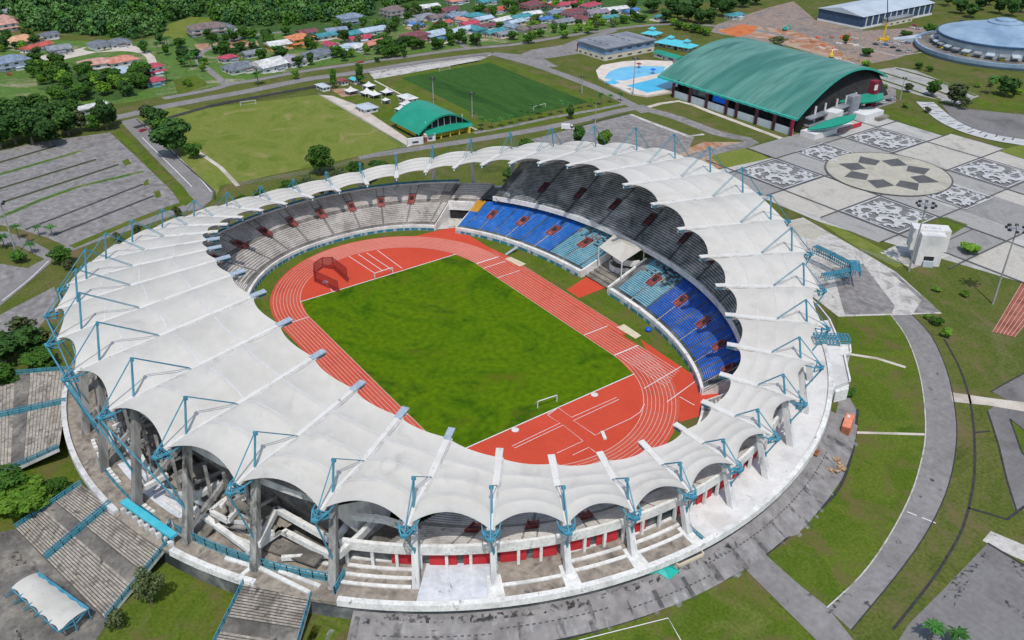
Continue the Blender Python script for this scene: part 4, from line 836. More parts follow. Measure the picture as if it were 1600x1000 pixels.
# ================================================================ THINGS IN AND ROUND THE STADIUM
def lerp4(TL, TR, BL, BR, u, v): return TL.lerp(TR, u).lerp(BL.lerp(BR, u), v)
def staircase(label, TL, TR, BL, BR, bands, mid=None, group=None):
    """bands: list of (v0, v1, kind, n)"""
    st_ = thing('outdoor_staircase', label, 'staircase', (0, 0, 0), 0, group)
    for (v0, v1, kind, n) in bands:
        mb = MB(); rows = []
        if kind == 'steps':
            for i in range(n):
                for v, vz in ((v0+(v1-v0)*i/n, v0+(v1-v0)*i/n), (v0+(v1-v0)*(i+.96)/n, v0+(v1-v0)*i/n)):
                    a = lerp4(TL, TR, BL, BR, 0, v); b = lerp4(TL, TR, BL, BR, 1, v); za = lerp4(TL, TR, BL, BR, 0, vz).z; zb = lerp4(TL, TR, BL, BR, 1, vz).z
                    rows.append([Vector((a.x, a.y, za)), Vector((b.x, b.y, zb))])
            mb.grid([[q for q in r_] for r_ in rows]); mb.build('step_flight', M['stairc'], st_)
            nos = MB()
            for i in range(n):
                v = v0+(v1-v0)*(i+.96)/n; vz = v0+(v1-v0)*i/n; a = lerp4(TL, TR, BL, BR, 0, v); b = lerp4(TL, TR, BL, BR, 1, v); za = lerp4(TL, TR, BL, BR, .5, vz).z
                nos.bar((a.x, a.y, za-.15), (b.x, b.y, za-.15), .34, .2)
            nos.build('step_nosing', M['dstep'], st_)
        else:
            mb.grid([[lerp4(TL, TR, BL, BR, 0, v0)+Vector((0, 0, .03)), lerp4(TL, TR, BL, BR, 1, v0)+Vector((0, 0, .03))], [lerp4(TL, TR, BL, BR, 0, v1), lerp4(TL, TR, BL, BR, 1, v1)]]); mb.build('landing', M['landing'], st_)
    mb = MB()
    for u in (0, 1):
        P = [lerp4(TL, TR, BL, BR, u, i/6) for i in range(7)]; mb.grid([[p-Vector((0, 0, .05)) for p in P], [Vector((p.x, p.y, max(-.1, p.z-1.2))) for p in P]])
        mb.build('side_wall', M['colw'], st_); mb = MB()
    for u in ([0, 1] if mid is None else [0, mid-.012, mid+.012, 1]):
        rail([tuple(lerp4(TL, TR, BL, BR, u, i/8)) for i in range(9)], 1.5, par=st_, step=2.2)
    return st_
staircase('wide outdoor staircase beside the white canopy tent, split by a blue centre railing', G(127, 757, 5.4), G(262, 850, 5.4), G(25, 826, .1), G(166, 968, .1), [(0, .40, 'steps', 12), (.40, .58, 'land', 0), (.58, 1, 'steps', 12)], .36)
staircase('weathered staircase cut by the bottom edge of the photo', G(381, 912, 5.4), G(487, 930, 5.4), G(318, 1040, .1), G(450, 1060, .1), [(0, .42, 'steps', 12), (.42, .6, 'land', 0), (.6, 1, 'steps', 12)])
staircase('mossy staircase at the left edge leading away from the stadium', G(112, 578, 5.4), G(92, 700, 5.4), G(-40, 590, .1), G(-40, 760, .1), [(0, .42, 'steps', 11), (.42, .58, 'land', 0), (.58, 1, 'steps', 11)], .45)
psheet('forecourt', [(-40, 840), (25, 826), (100, 890), (170, 970), (140, 1015), (-40, 1015)], .05, M['landing'])
for a in ([(12, 870), (25, 858), (45, 868), (47, 880), (20, 886)], [(25, 985), (50, 982), (58, 1010), (22, 1010)]): psheet('damp_stain', a, .08, M['stain'])
# canopy tent at the lower left
ct = thing('canopy_tent', 'white barrel-vaulted fabric canopy on blue steel frame at the foot of the staircase', 'canopy')
A, Bc, Cc, D = G(17, 919, 3.6), G(58, 895, 3.6), G(137, 952, 3.6), G(92, 988, 3.6)
mb = MB(); rows = []
for i in range(21):
    t = i/20; a = A.lerp(D, t); b = Bc.lerp(Cc, t); lob = abs(math.sin(math.pi*5*t)); row = []
    for j in range(9):
        u = j/8; q = 4*u*(1-u); e = .5*lob*(abs(u-.5)*2)**2; p = a.lerp(b, u*(1-.0)+(.0)); d_ = (b-a).normalized()
        row.append(p+d_*(e*(1 if u < .5 else -1))+Vector((0, 0, .7*q+.12*lob)))
    rows.append(row)
mb.grid(rows); mb.build('canopy_fabric', M['fabric'], ct, True)
for i in range(6):
    t = i/5; mb = MB(); a = A.lerp(D, t); b = Bc.lerp(Cc, t); c_ = (a+b)/2
    mb.bar((c_.x, c_.y, 0), (c_.x, c_.y, 4.3), .3); mb.bar((c_.x, c_.y, 2.3), a, .2); mb.bar((c_.x, c_.y, 2.3), b, .2); mb.bar(a, b, .18); mb.bar((b.x, b.y, 0), b, .22); mb.bar((a.x, a.y, 3.9), (c_.x, c_.y, 3.7), .14); mb.build('frame', M['blue'], ct)
mb = MB(); mb.bar(Bc+Vector((0, 0, -.2)), Cc+Vector((0, 0, -.2)), .9, .35); mb.bar(A-Vector((0, 0, .1)), D-Vector((0, 0, .1)), .2); mb.build('gutter', M['blue'], ct)
for i in range(6):
    mb = MB(); a = G(9+i*15, 935+i*10.5, 0); 
    dx = G(38, 925)-G(17, 935); dx.normalize(); b_ = a+dx*4.2
    for z_ in (.3, .75, 1.15): mb.bar((a.x, a.y, z_), (b_.x, b_.y, z_), .09)
    for q in range(4): p_ = a.lerp(b_, q/3); mb.bar((p_.x, p_.y, 0), (p_.x, p_.y, 1.2), .11)
    tag(mb.build('turnstile_bench', M['blue2']), 'low blue steel barrier, '+('farthest left', 'second from the left', 'third from the left', 'third from the right', 'second from the right', 'nearest the photo bottom')[i]+' in the row beside the canopy tent', 'barrier', 'barriers beside the canopy tent')
# goals
def goal(a, b, label, h=2.6, dpt=2.2, m='line', w=.16, side=1):
    A, B = Vector(a), Vector(b); g = thing('football_goal', label, 'goal'); up = Vector((0, 0, h)); d = (B-A).normalized(); n = Vector((-d.y, d.x, 0))*dpt*side
    mb = MB(); mb.bar(A, A+up, w); mb.bar(B, B+up, w); mb.bar(A+up, B+up, w); mb.build('goal_frame', M[m], g)
    mb = MB(); mb.bar(A+up, A+n, w*.5); mb.bar(B+up, B+n, w*.5); mb.bar(A+n, B+n, w*.5); mb.build('back_stay', M[m], g); return g
goal(G(840, 638, .1), G(870, 628, .1), 'white goal on the lower side of the stadium pitch', w=.22); goal(G(586, 436, .1), G(614, 427, .1), 'white goal against the far red apron', w=.22)
goal(G(376, 166, .1), G(400, 163, .1), 'faint goal on the pale training pitch', w=.2); goal(G(687, 112, .1), G(703, 109, .1), 'goal at the far end of the dark turf pitch'); goal(G(834, 173, .1), G(852, 168, .1), 'goal at the near end of the dark turf pitch')
# throwing cage
cg = thing('discus_cage', 'dark red netted throwing cage on the red apron', 'throwing cage'); base = [G(530, 455), G(505, 437), G(496, 418), G(503, 405)]; base2 = [G(503, 405), G(520, 400), G(530, 424), G(543, 440)]
base = [G(529, 457, .2), G(492, 440, .2), G(492, 427, .2), G(505, 418, .2), G(521, 421, .2), G(543, 441, .2)]
for i, (p, h) in enumerate(zip(base, (5, 5, 4.5, 4.5, 5.5, 6.5))):
    mb = MB(); mb.tube(p, p+Vector((0, 0, h)), .22, 6); mb.build('post', M['net'], cg)
nm = bpy.data.materials.new('net_mesh'); nm.use_nodes = True; _b = nm.node_tree.nodes['Principled BSDF']; _b.inputs['Base Color'].default_value = (.25, .02, .025, 1); _b.inputs['Alpha'].default_value = .68; M['netm'] = nm
for i in range(5):
    if i == 5: continue
    h0, h1 = (5, 5, 4.5, 4.5, 5.5, 6.5)[i:i+2]; p, q = base[i], base[i+1]; mb = MB(); mb.face([p, q, q+Vector((0, 0, h1)), p+Vector((0, 0, h0))]); mb.build('net', nm, cg)
    mb = MB(); mb.bar(p+Vector((0, 0, h0)), q+Vector((0, 0, h1)), .2); mb.bar(p+Vector((0, 0, .3)), q+Vector((0, 0, .3)), .2); mb.build('rail', M['net'], cg)
c_ = G(508, 441, .25); mb = MB(); mb.prism([(c_.x+1.3*math.cos(a*.5236), c_.y+1.3*math.sin(a*.5236)) for a in range(12)], .2, .32); tag(mb.build('throwing_circle', M['whroof']), 'pale round throwing circle inside the red netted cage', 'circle')
for (x, y, lb) in ((929, 617, 'nearer the track bend'), (805, 672, 'nearer the goal side')):
    c_ = G(x, y, .2); mb = MB(); mb.prism([(c_.x+1.15*math.cos(a*.5236), c_.y+1.15*math.sin(a*.5236)) for a in range(12)], .25, .33); mb.box((c_.x-1.1, c_.y+.2, .36), (.35, 1.2, .12), .3)
    tag(mb.build('shot_put_circle', M['deck']), 'white shot put circle on the red apron, '+lb, 'circle')
c_ = G(943, 682, .2); mb = MB(); mb.box((c_.x, c_.y, .6), (3.6, 1.0, .6), -.45); mb.box((c_.x, c_.y, 1.0), (1.4, .4, .25), -.45); tag(mb.build('jump_mat', M['deck']), 'white steeplechase barrier lying on the lower red apron', 'barrier')
c_ = G(1013, 517, .2); bm = bmesh.new(); bmesh.ops.create_uvsphere(bm, u_segments=12, v_segments=8, radius=1.1); me = bpy.data.meshes.new('cover'); bm.to_mesh(me); bm.free(); me.materials.append(M['seatdeep']); o = link('covered_equipment', me); o.location = (c_.x, c_.y, .8); o.scale = (1.1, 1.1, .8); tag(o, 'dark blue round cover on the grass in front of the blue seats', 'cover')
c_ = G(797, 398, 0); mb = MB(); mb.bar(G(790, 398, .3), G(808, 386, 2.2), 1.2, .25); mb.bar(G(808, 386, 0), G(808, 386, 2.2), .3); tag(mb.build('access_ramp', M['platform']), 'grey metal ramp from the blue stand to the grass', 'ramp')
# container, timber heaps, tarpaulin
ca, cb = GS(1318, 683), GS(1327, 658); cm_ = (ca+cb)/2; az = math.atan2(cb.y-ca.y, cb.x-ca.x); c0 = thing('shipping_container', 'orange-red shipping container on the service road', 'container', (cm_.x, cm_.y, zs(cm_)+.02), az)
mb = MB(); mb.box((0, 0, 1.3), (7.4, 2.5, 2.5)); 
for i in range(18): mb.box((-3.5+i*.41, 0, 1.3), (.16, 2.6, 2.3))
mb.build('container_body', M['container'], c0); mb = MB(); mb.box((0, 0, 2.6), (7.2, 2.3, .12)); mb.build('container_roof', colmat('container_top', (.60, .22, .13)), c0); mb = MB(); mb.box((-3.76, 0, 1.3), (.1, 2.2, 2.2)); mb.build('container_door', M['rust'], c0); mb = MB(); mb.box((2.0, .3, 2.72), (1.0, .8, .2)); mb.build('roof_hatch', M['deck'], c0)
for n, (x, y, lb) in enumerate(((1308, 722, 'nearest the orange container'), (1316, 732, 'spilling onto the grass edge'), (1302, 736, 'lowest of the heap'), (1272, 708, 'beside the podium wall'))):
    c_ = GS(x, y); mb = MB(); r = random.Random(n)
    for i in range(7): mb.box((c_.x+r.uniform(-1.0, 1.0), c_.y+r.uniform(-1.0, 1.0), c_.z+.15+i*.1), (r.uniform(.8, 1.8), r.uniform(.5, 1.0), .18), r.uniform(0, 3))
    tag(mb.build('timber_pile', M['wood'] if n < 3 else M['rust']), 'pile of broken timber boards '+lb, 'timber pile')
for n, (pl, lb) in enumerate((([(1000, 893), (1040, 876), (1055, 872), (1050, 884), (1062, 893), (1046, 907), (1028, 896), (1005, 900)], 'teal tarpaulin crumpled under the podium parapet'),)):
    P = [GS(*q) for q in pl]; mb = MB(); c_ = sum(P, Vector())/len(P)
    for i in range(len(P)): a, b = P[i], P[(i+1) % len(P)]; mb.grid([[a+Vector((0, 0, .2)), b+Vector((0, 0, .25))], [a.lerp(c_, .5)+Vector((0, 0, .9)), b.lerp(c_, .5)+Vector((0, 0, 1.0))], [c_+Vector((0, 0, 1.3)), c_+Vector((0, 0, 1.3))]])
    tag(mb.build('tarpaulin', M['tarp']), lb, 'tarpaulin')
wf = thing('low_enclosure', 'empty rectangular enclosure with a pale frame beside the teal tarpaulin', 'enclosure'); P = [GS(*q)+Vector((0, 0, .3)) for q in [(1050, 876), (1092, 857), (1099, 868), (1060, 886), (1050, 876)]]; mb = MB()
for a, b in zip(P, P[1:]): mb.bar(a, b, .35, .9)
mb.build('frame', M['sand'], wf)
# floodlight poles
def pole(p, h, label, heads=6, arm=2.6, rz=.5, grp=None):
    t = thing('floodlight_pole', label, 'floodlight', (p.x, p.y, 0), rz, grp); mb = MB(); mb.tube((0, 0, 0), (0, 0, h), .42, 8, .2); mb.build('pole', M['pole'], t)
    mb = MB(); mb.tube((0, 0, h-.6), (0, 0, h-.5), arm*.75, 10); mb.bar((-arm, 0, h), (arm, 0, h), .25); mb.bar((0, -arm, h), (0, arm, h), .2); mb.build('head_frame', M['pole'], t)
    for i in range(heads): a = 2*math.pi*i/heads; l = MB(); l.box((arm*math.cos(a), arm*math.sin(a), h-.2), (.9, 1.1, .7), a); l.build('lamp', M['black'], t)
    return t
pole(G(1420, 424), 29, 'tall floodlight pole in front of the white tower block', 8, 3.4); pole(G(1551, 475), 31, 'tall floodlight pole on the rough grass by the red sprint strip', 8, 3.4); pole(G(988.5, 150), 24, 'floodlight pole beside the swimming pool', 4, 1.6)
pole(G(738, 184), 15, 'pale floodlight pole behind the arched green hall', 4, 1.2); pole(G(677.5, 162), 16, 'floodlight pole between tents and dark turf pitch', 4, 1.2); pole(G(26, 397), 23, 'floodlight pole at the parking field corner', 4, 1.6); pole(G(909, 146), 11, 'short pole beside the road along the dark turf pitch', 2, .8); pole(G(930, 192), 12, 'thin pole by the access road behind the roof', 2, .8); pole(G(1406, 156), 14, 'thin pole on the verge by the big green hall', 2, .8)
# white tower block
tb = thing('tower_block', 'white windowless stepped tower block on the rough grass', 'tower'); a, b = G(1428, 414), G(1467, 417); d = (b-a).normalized(); n = Vector((-d.y, d.x, 0)); L = (b-a).length
def loc(u, v, z): p = a+d*u+n*v; return (p.x, p.y, z)
def lbox(mb, u0, u1, v0, v1, z0, z1, m=0): mb.hexa([loc(u0, v0, z0), loc(u1, v0, z0), loc(u1, v1, z0), loc(u0, v1, z0), loc(u0, v0, z1), loc(u1, v0, z1), loc(u1, v1, z1), loc(u0, v1, z1)], m)
mb = MB(); lbox(mb, .3, L, 0, 9, 0, 13.2); mb.build('tower_shaft', M['deck'], tb); mb = MB(); lbox(mb, -2.2, L+2.4, 3.5, 9.5, 5, 14.2); mb.build('tower_wing', M['deck'], tb); mb = MB(); lbox(mb, 3, 6.8, -1.2, .2, 0, 2.4); mb.build('entrance_block', M['whroof'], tb)
mb = MB(); lbox(mb, 3, 6.8, -.15, .1, 2.5, 4.2); mb.build('opening', M['dark'], tb); mb = MB(); lbox(mb, 2.2, L-1.4, 5, 6.4, 14.21, 14.5); mb.build('roof_vent', M['colw'], tb)
# red sprint strip on the right edge
psheet('sprint_strip', [(1551, 519), (1585, 527), (1660, 436), (1622, 400)], .1, M['rust2'])
lm = MB()
for i in range(7): u = i/6; strip([G(1551, 519).lerp(G(1585, 527), u), G(1622, 400).lerp(G(1660, 436), u)], .16, .13, lm)
struct('strip_line', lm, M['linef'])
# ================================================================ BUILDINGS
# the big hall
H = thing('sports_hall', 'big sports hall under a barrel-arched green metal roof with red end piers', 'sports hall'); X1, X2, Ya, Yb = -165, -70.5, 268, 338
mb = MB()
prof = lambda v: 8.6+16.5*(1-((v-.5)/.5)**2)**.62
EV0, EV1 = 272, 392
x_at = lambda v, e: (-183+(-4)*v if e == 0 else -71.5-24*v)
rows = []
for i in range(41):
    u = i/40; row = []
    for j in range(25):
        v = j/24; row.append(Vector((x_at(v, 0)*(1-u)+x_at(v, 1)*u, EV0+(EV1-EV0)*v, 9+15.0*math.sin(math.pi*v)**.9+(.25 if i % 2 else 0))))
    rows.append(row)
mb.grid(rows); mb.grid([[p-Vector((0, 0, .8)) for p in r_] for r_ in rows][::-1]); mb.build('arched_roof', M['greenroof'], H, True)
mb = MB()
for e in (0, -1): mb.grid([[p+Vector((0, 0, .15)) for p in rows[e]], [p-Vector((0, 0, 1.2)) for p in rows[e]]])
for j in (0, -1): mb.grid([[r_[j]+Vector((0, 0, .3)) for r_ in rows], [r_[j]+Vector((0, -.7 if j == 0 else .7, .1)) for r_ in rows], [r_[j]+Vector((0, -.7 if j == 0 else .7, -1.1)) for r_ in rows]])
mb.build('roof_fascia', M['teal'], H)
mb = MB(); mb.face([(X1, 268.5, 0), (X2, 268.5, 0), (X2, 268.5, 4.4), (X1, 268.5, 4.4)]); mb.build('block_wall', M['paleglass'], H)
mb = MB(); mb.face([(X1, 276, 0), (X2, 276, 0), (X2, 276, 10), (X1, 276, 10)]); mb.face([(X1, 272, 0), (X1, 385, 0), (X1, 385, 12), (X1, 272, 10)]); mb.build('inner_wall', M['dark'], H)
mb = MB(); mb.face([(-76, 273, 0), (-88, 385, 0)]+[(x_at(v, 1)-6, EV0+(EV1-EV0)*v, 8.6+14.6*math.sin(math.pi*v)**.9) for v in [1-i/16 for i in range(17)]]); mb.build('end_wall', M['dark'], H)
for x in (-164.5, -150, -136, -120, -112, -97, -84, -71.5):
    m_ = MB(); m_.box((x, 268, 4.6), (1.4, 1.4, 9.2)); m_.build('column', M['maroon' if x > -75 else 'dmaroon'], H)
for x, z in ((-145, 6.2), (-128, 6.2)): m_ = MB(); m_.face([(x-6, 271, 4.6), (x+6, 271, 4.6), (x+6, 271, 8), (x-6, 271, 8)]); m_.build('glazing', M['seatdeep'] if x > -140 else M['glass'], H)
def hbx(name, m, c, s, rz=0): m_ = MB(); m_.box(c, s, rz); m_.build(name, M[m], H)
hbx('end_pier', 'maroon', (-73, 343, 9.5), (4, 5, 19)); hbx('podium_wall', 'deck', (-64, 290, 1.6), (10, 34, 3.2)); hbx('podium_wall', 'hwhite', (-66, 330, 2.4), (10, 18, 4.8)); hbx('ramp_block', 'deck', (-68, 300, 5), (7, 9, 9.6), .2); hbx('entrance_sign', 'redwall', (-58.8, 304, 1.6), (.5, 22, 2.2)); hbx('entrance_glazing', 'glass', (-58.6, 300, 1.8), (.5, 14, 1.6))
for z_ in (4.2, 8.4):
    m_ = MB(); m_.hexa([(-71, 278, z_), (-67, 278, z_), (-72, 336, z_), (-78, 336, z_), (-71, 278, z_+.7), (-67, 278, z_+.7), (-72, 336, z_+.7), (-78, 336, z_+.7)]); m_.build('gallery', M['flatgrey'], H)
for y_ in (286, 296, 308, 318, 328): m_ = MB(); m_.box((-70+(278-y_)*.09, y_, 7), (.8, .8, 14)); m_.build('facade_column', M['colw'], H)
hbx('stair_tower', 'flatgrey', (-72, 322, 8), (5, 8, 12)); hbx('lower_terrace', 'landing', (-62, 336, 1.0), (8, 10, 2))
c_ = (-73, 343); m_ = MB(); m_.prism([(c_[0]+2.1, c_[1]-2.6+0*math.cos(a)) for a in (0,)]*3 if False else [(c_[0]+2.0, c_[1]-3), (c_[0]+2.4, c_[1]-3), (c_[0]+2.4, c_[1]+0), (c_[0]+2.0, c_[1]+0)], 14, 17); m_.build('emblem_disc', M['deck'], H)
def leafcanopy(px, z, h, w=.33):
    a, b = G(*px[0], z), G(*px[1], z+h); m_ = MB(); rows = []
    n = (b-a).normalized(); s = Vector((n.y, -n.x, 0))*(b-a).length*w
    for i in range(13):
        t = i/12; p = a.lerp(b, t)+Vector((0, 0, 1.6*math.sin(math.pi*t*.9))); q = p+s*math.sin(math.pi*t)**.8; rows.append([p+Vector((0, 0, .5*math.sin(math.pi*t))), p.lerp(q, .5)+Vector((0, 0, .3)), q-Vector((0, 0, .5))])
    m_.grid(rows); m_.grid([[p-Vector((0, 0, .5)) for p in r_] for r_ in rows][::-1]); m_.build('leaf_canopy', M['greenroof2'], H, True)
leafcanopy(((1262, 201), (1338, 180)), 5, 4.5, .26); leafcanopy(((1312, 158), (1380, 147)), 8.5, 1.5, .40)
# small arched hall
S2 = thing('arched_hall', 'small green barrel-roofed hall with yellow walls beside the pale pitch', 'hall'); mb = MB(); rows = []
xa, xb, ya, yb = -216.5, -184, 92.5, 128
for i in range(13):
    u = i/12; rows.append([Vector((xa*(1-u)+xb*u, ya+(yb-ya)*v, 4.2+8.3*math.sin(math.pi*v)**.9)) for v in [j/16 for j in range(17)]])
mb.grid(rows); mb.build('arched_roof', M['greenroof2'], S2, True); mb = MB(); mb.grid([[p-Vector((0, 0, .1)) for p in rows[-1]], [p-Vector((0, 0, .9)) for p in rows[-1]]]); mb.build('roof_fascia', M['greenroof2'], S2)
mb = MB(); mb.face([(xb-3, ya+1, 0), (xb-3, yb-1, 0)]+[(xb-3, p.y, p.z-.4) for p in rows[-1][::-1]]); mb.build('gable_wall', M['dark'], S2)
mb = MB(); mb.box((-200, 96.5, 1.6), (30, .8, 3.2)); mb.box((xb-1.5, 112, 1.6), (1, 24, 3.2)); mb.box((xb+1, 124, 1.8), (5, .8, 3.6)); mb.build('wall', M['yellow'], S2)
for j in range(7): m_ = MB(); m_.box((xb-2.7, 99+j*4, 7.3), (.4, .35, 5)); m_.build('mullion', M['colw'], S2)
mb = MB(); mb.hexa([(xb-3, 97, 5.2), (xb+3, 97, 3.6), (xb+3, 127, 3.6), (xb-3, 127, 5.2), (xb-3, 97, 5.6), (xb+3, 97, 4.0), (xb+3, 127, 4.0), (xb-3, 127, 5.6)]); mb.build('awning', M['greenroof2'], S2)
for j in range(5): m_ = MB(); m_.box((xb+1.6, 100+j*6, 1.9), (.7, .7, 3.8)); m_.build('post', M['yellow'], S2)
LASTT = [None]
# generic block builder
def block(name, label, cat, c, size, h, rz=0, wall='cream', roof='flatgrey', kind='flat', rh=2.5, ov=.8, win=2, group=None, door=True, base=None):
    t = thing(name, label, cat, (c[0], c[1], 0), rz, group); LASTT[0] = t; w_, d_ = size[0]/2, size[1]/2; wm = M[wall] if isinstance(wall, str) else wall; rm = M[roof] if isinstance(roof, str) else roof
    mb = MB(); mb.prism([(-w_, -d_), (w_, -d_), (w_, d_), (-w_, d_)], 0, h); mb.build('wall', wm, t); o = ov; mb = MB()
    A_ = [(-w_-o, -d_-o, h), (w_+o, -d_-o, h), (w_+o, d_+o, h), (-w_-o, d_+o, h)]; A_ = [(x, y, z+.02) for x, y, z in A_]
    if kind == 'flat': mb.prism([(p[0], p[1]) for p in A_], h+.02, h+.5)
    elif kind == 'hip':
        k_ = min(w_, d_)*.95
        r1, r2 = ((-w_+k_, 0, h+rh), (w_-k_, 0, h+rh)) if w_ >= d_ else ((0, -d_+k_, h+rh), (0, d_-k_, h+rh))
        if w_ >= d_: fs_ = [(A_[0], A_[1], r2, r1), (A_[1], A_[2], r2), (A_[2], A_[3], r1, r2), (A_[3], A_[0], r1)]
        else: fs_ = [(A_[1], A_[2], r2, r1), (A_[2], A_[3], r2), (A_[3], A_[0], r1, r2), (A_[0], A_[1], r1)]
        for f in fs_: mb.face(f)
        mb.face(A_[::-1])
    else:
        if w_ >= d_: r1, r2 = (-w_-o, 0, h+rh), (w_+o, 0, h+rh); mb.face((A_[0], A_[1], r2, r1)); mb.face((A_[2], A_[3], r1, r2)); mb.face((A_[1], A_[2], r2)); mb.face((A_[3], A_[0], r1)); mb.face(A_[::-1])
        else: r1, r2 = (0, -d_-o, h+rh), (0, d_+o, h+rh); mb.face((A_[1], A_[2], r2, r1)); mb.face((A_[3], A_[0], r1, r2)); mb.face((A_[0], A_[1], r1)); mb.face((A_[2], A_[3], r2)); mb.face(A_[::-1])
    mb.build('roof', rm, t)
    if h >= 5 and name == 'house': mb = MB(); e_ = 1.6; mb.grid([[(x*(w_+a_), y*(d_+a_), z_) for x, y in ((-1, -1), (1, -1), (1, 1), (-1, 1))] for a_, z_ in ((0, 3.5), (e_, 2.8), (e_, 2.6))], 0, True); mb.build('lower_roof', rm, t)
    for st_ in range(max(1, int(h//2.8))):
        for (ax, L_, o_) in (('x', w_, d_), ('y', d_, w_)):
            for i in range(win):
                p = -L_+2*L_*(i+.5)/win; z = 1.6+2.8*st_; m_ = MB()
                if ax == 'x': m_.box((p, -o_-.02, z), (L_*.8/win, .12, 1.1))
                else: m_.box((o_+.02, p, z), (.12, L_*.8/win, 1.1))
                m_.build('window', M['glass'], t)
    if door: m_ = MB(); m_.box((-w_*.1, -d_-.05, 1.0), (1.1, .14, 2.0)); m_.build('door', M['rust'], t)
    return t
gb = block('pavilion_block', 'long grey-blue two-storey block with a dark flat roof left of the pool', 'building', (-274.5, 317), (31, 49), 4.0, 0, 'cream', 'bluegrey', 'flat', ov=.1, win=5, door=False)
mb = MB(); mb.prism([(-15.3, -24.3), (15.3, -24.3), (15.3, 24.3), (-15.3, 24.3)], 4.5, 8.4); mb.build('upper_cladding', M['bluegrey'], gb); mb = MB(); mb.prism([(-16.4, -25.4), (16.4, -25.4), (16.4, 25.4), (-16.4, 25.4)], 8.4, 9.1); mb.build('flat_roof', M['flatgrey'], gb)
for i in range(8): m_ = MB(); m_.box((-12+(i % 4)*6.3, -16+(i//4)*22, 9.4), (3.2, 1.1, .7)); m_.build('roof_vent', M['flatgrey'], gb)
for i in range(5): m_ = MB(); m_.box((15.4, -19+i*9.3, 6.3), (.15, 4, 1.1)); m_.build('window', M['glass'], gb)
m_ = MB(); m_.box((-17.5, -21, 3.6), (2, 4, 6)); m_.build('side_panel', M['redwall'], gb)
for i, (px, py, s, lb) in enumerate(((1018, 52, 9, 'small turquoise pyramid-roofed pavilion behind the grey block'), (1047, 66, 15, 'turquoise pyramid-roofed pavilion with a raised lantern'), (1072, 72, 10, 'turquoise hipped pavilion nearest the big green roof'))):
    g_ = G(px, py+6); t = block('pool_pavilion', lb, 'pavilion', (g_.x, g_.y), (s, s), 3.2, .25, 'cream', 'pool_roof', 'hip', rh=2.6, ov=2.2, win=2)
    mb = MB(); mb.prism([(-1.8, -1.8), (1.8, -1.8), (1.8, 1.8), (-1.8, 1.8)], 5.2, 6.6); mb.build('lantern', M['colw'], t); mb = MB(); 
    for a_ in range(4): q = [(-2.6, -2.6), (2.6, -2.6), (2.6, 2.6), (-2.6, 2.6)]; mb.face([(*q[a_], 6.6), (*q[(a_+1) % 4], 6.6), (0, 0, 8.4)])
    mb.build('lantern_roof', M['pool_roof'], t)
g_ = G(1045, 92); t = block('changing_room', 'low green-roofed changing room between the pool and big green roof', 'building', (g_.x, g_.y), (24, 8), 3, 0, 'hwhite', 'greenroof2', 'gable', rh=1.2)
wh = block('warehouse', 'long navy warehouse with a pale low-pitched roof at the top right', 'warehouse', (-236, 585), (44, 102), 10, 0, 'navy', 'whroof', 'gable', rh=4.2, ov=1, win=6, door=False)
mb = MB()
for i in range(12): mb.box((22.2, -46+i*8.4, 5), (.5, .9, 10))
mb.box((22.2, 0, .8), (.7, 102, 1.6)); mb.box((0, -51.2, .8), (44, .7, 1.6)); mb.build('wall_frame', M['hwhite'], wh)
g_ = G(1400, 36); block('site_office', 'flat grey-roofed site building beside the navy warehouse', 'building', (g_.x-4, g_.y), (16, 34), 5, 0, 'cream', 'flatgrey', 'flat', win=4)
# round arena
ar = thing('round_arena', 'round arena with a shallow conical blue-grey roof and terrace skirt', 'arena', (-108, 553, 0))
def rings(mb, rz_, n=64, m=0): mb.grid([[(r_*math.cos(t), r_*math.sin(t), z) for t in [2*math.pi*i/n for i in range(n)]] for r_, z in rz_], m, True)
mb = MB(); rings(mb, [(44, 13), (34, 16), (18, 19.6), (12, 21)]); mb.build('cone_roof', M['arenaroof'], ar, True); mb = MB(); rings(mb, [(12, 21), (12, 21.8), (7, 22.6), (7, 23.6), (0.1, 24.4)]); mb.build('roof_cap', M['arenaroof'], ar)
mb = MB(); rings(mb, [(44, 13), (45.2, 12.8), (45.2, 11.4), (43.5, 11.2)]); mb.build('roof_rim', M['navy'], ar); mb = MB(); rings(mb, [(43.5, 11.2), (43, 3.6)]); mb.build('drum_wall', M['whroof'], ar)
mb = MB(); rings(mb, [(43, 3.6), (57, 3.2)]); mb.build('terrace', M['landing'], ar); mb = MB(); rings(mb, [(57, 3.2), (57, 4.4), (58.8, 4.4), (58.6, 1.9), (57.2, 1.6), (57, 0)]); mb.build('terrace_wall', M['arenaroof'], ar)
for i in range(20):
    a = -math.pi*1.02+i*math.pi*1.1/19; m_ = MB(); m_.hexa([(r_*math.cos(a+e), r_*math.sin(a+e), z+f) for f in (0, .6) for (r_, e, z) in ((42, -.06, 7.6), (48, -.06, 6.2), (48, .06, 6.2), (42, .06, 7.6))]); m_.build('awning', M['whroof' if i % 2 else 'flatgrey'], ar)
    m_ = MB(); m_.hexa([(r_*math.cos(a+e), r_*math.sin(a+e), z) for z in (3.7, 4.6) for (r_, e) in ((44, -.04), (46, -.04), (46, .04), (44, .04))]); m_.build('ticket_window', M['yellow' if i % 3 == 0 else 'glass'], ar)
mb = MB(); mb.hexa([(-58, -12, 0), (-72, -26, 0), (-68, -30, 0), (-50, -22, 0), (-58, -12, 4), (-72, -26, .3), (-68, -30, .3), (-50, -22, 4)]); mb.build('entrance_ramp', M['whroof'], ar)
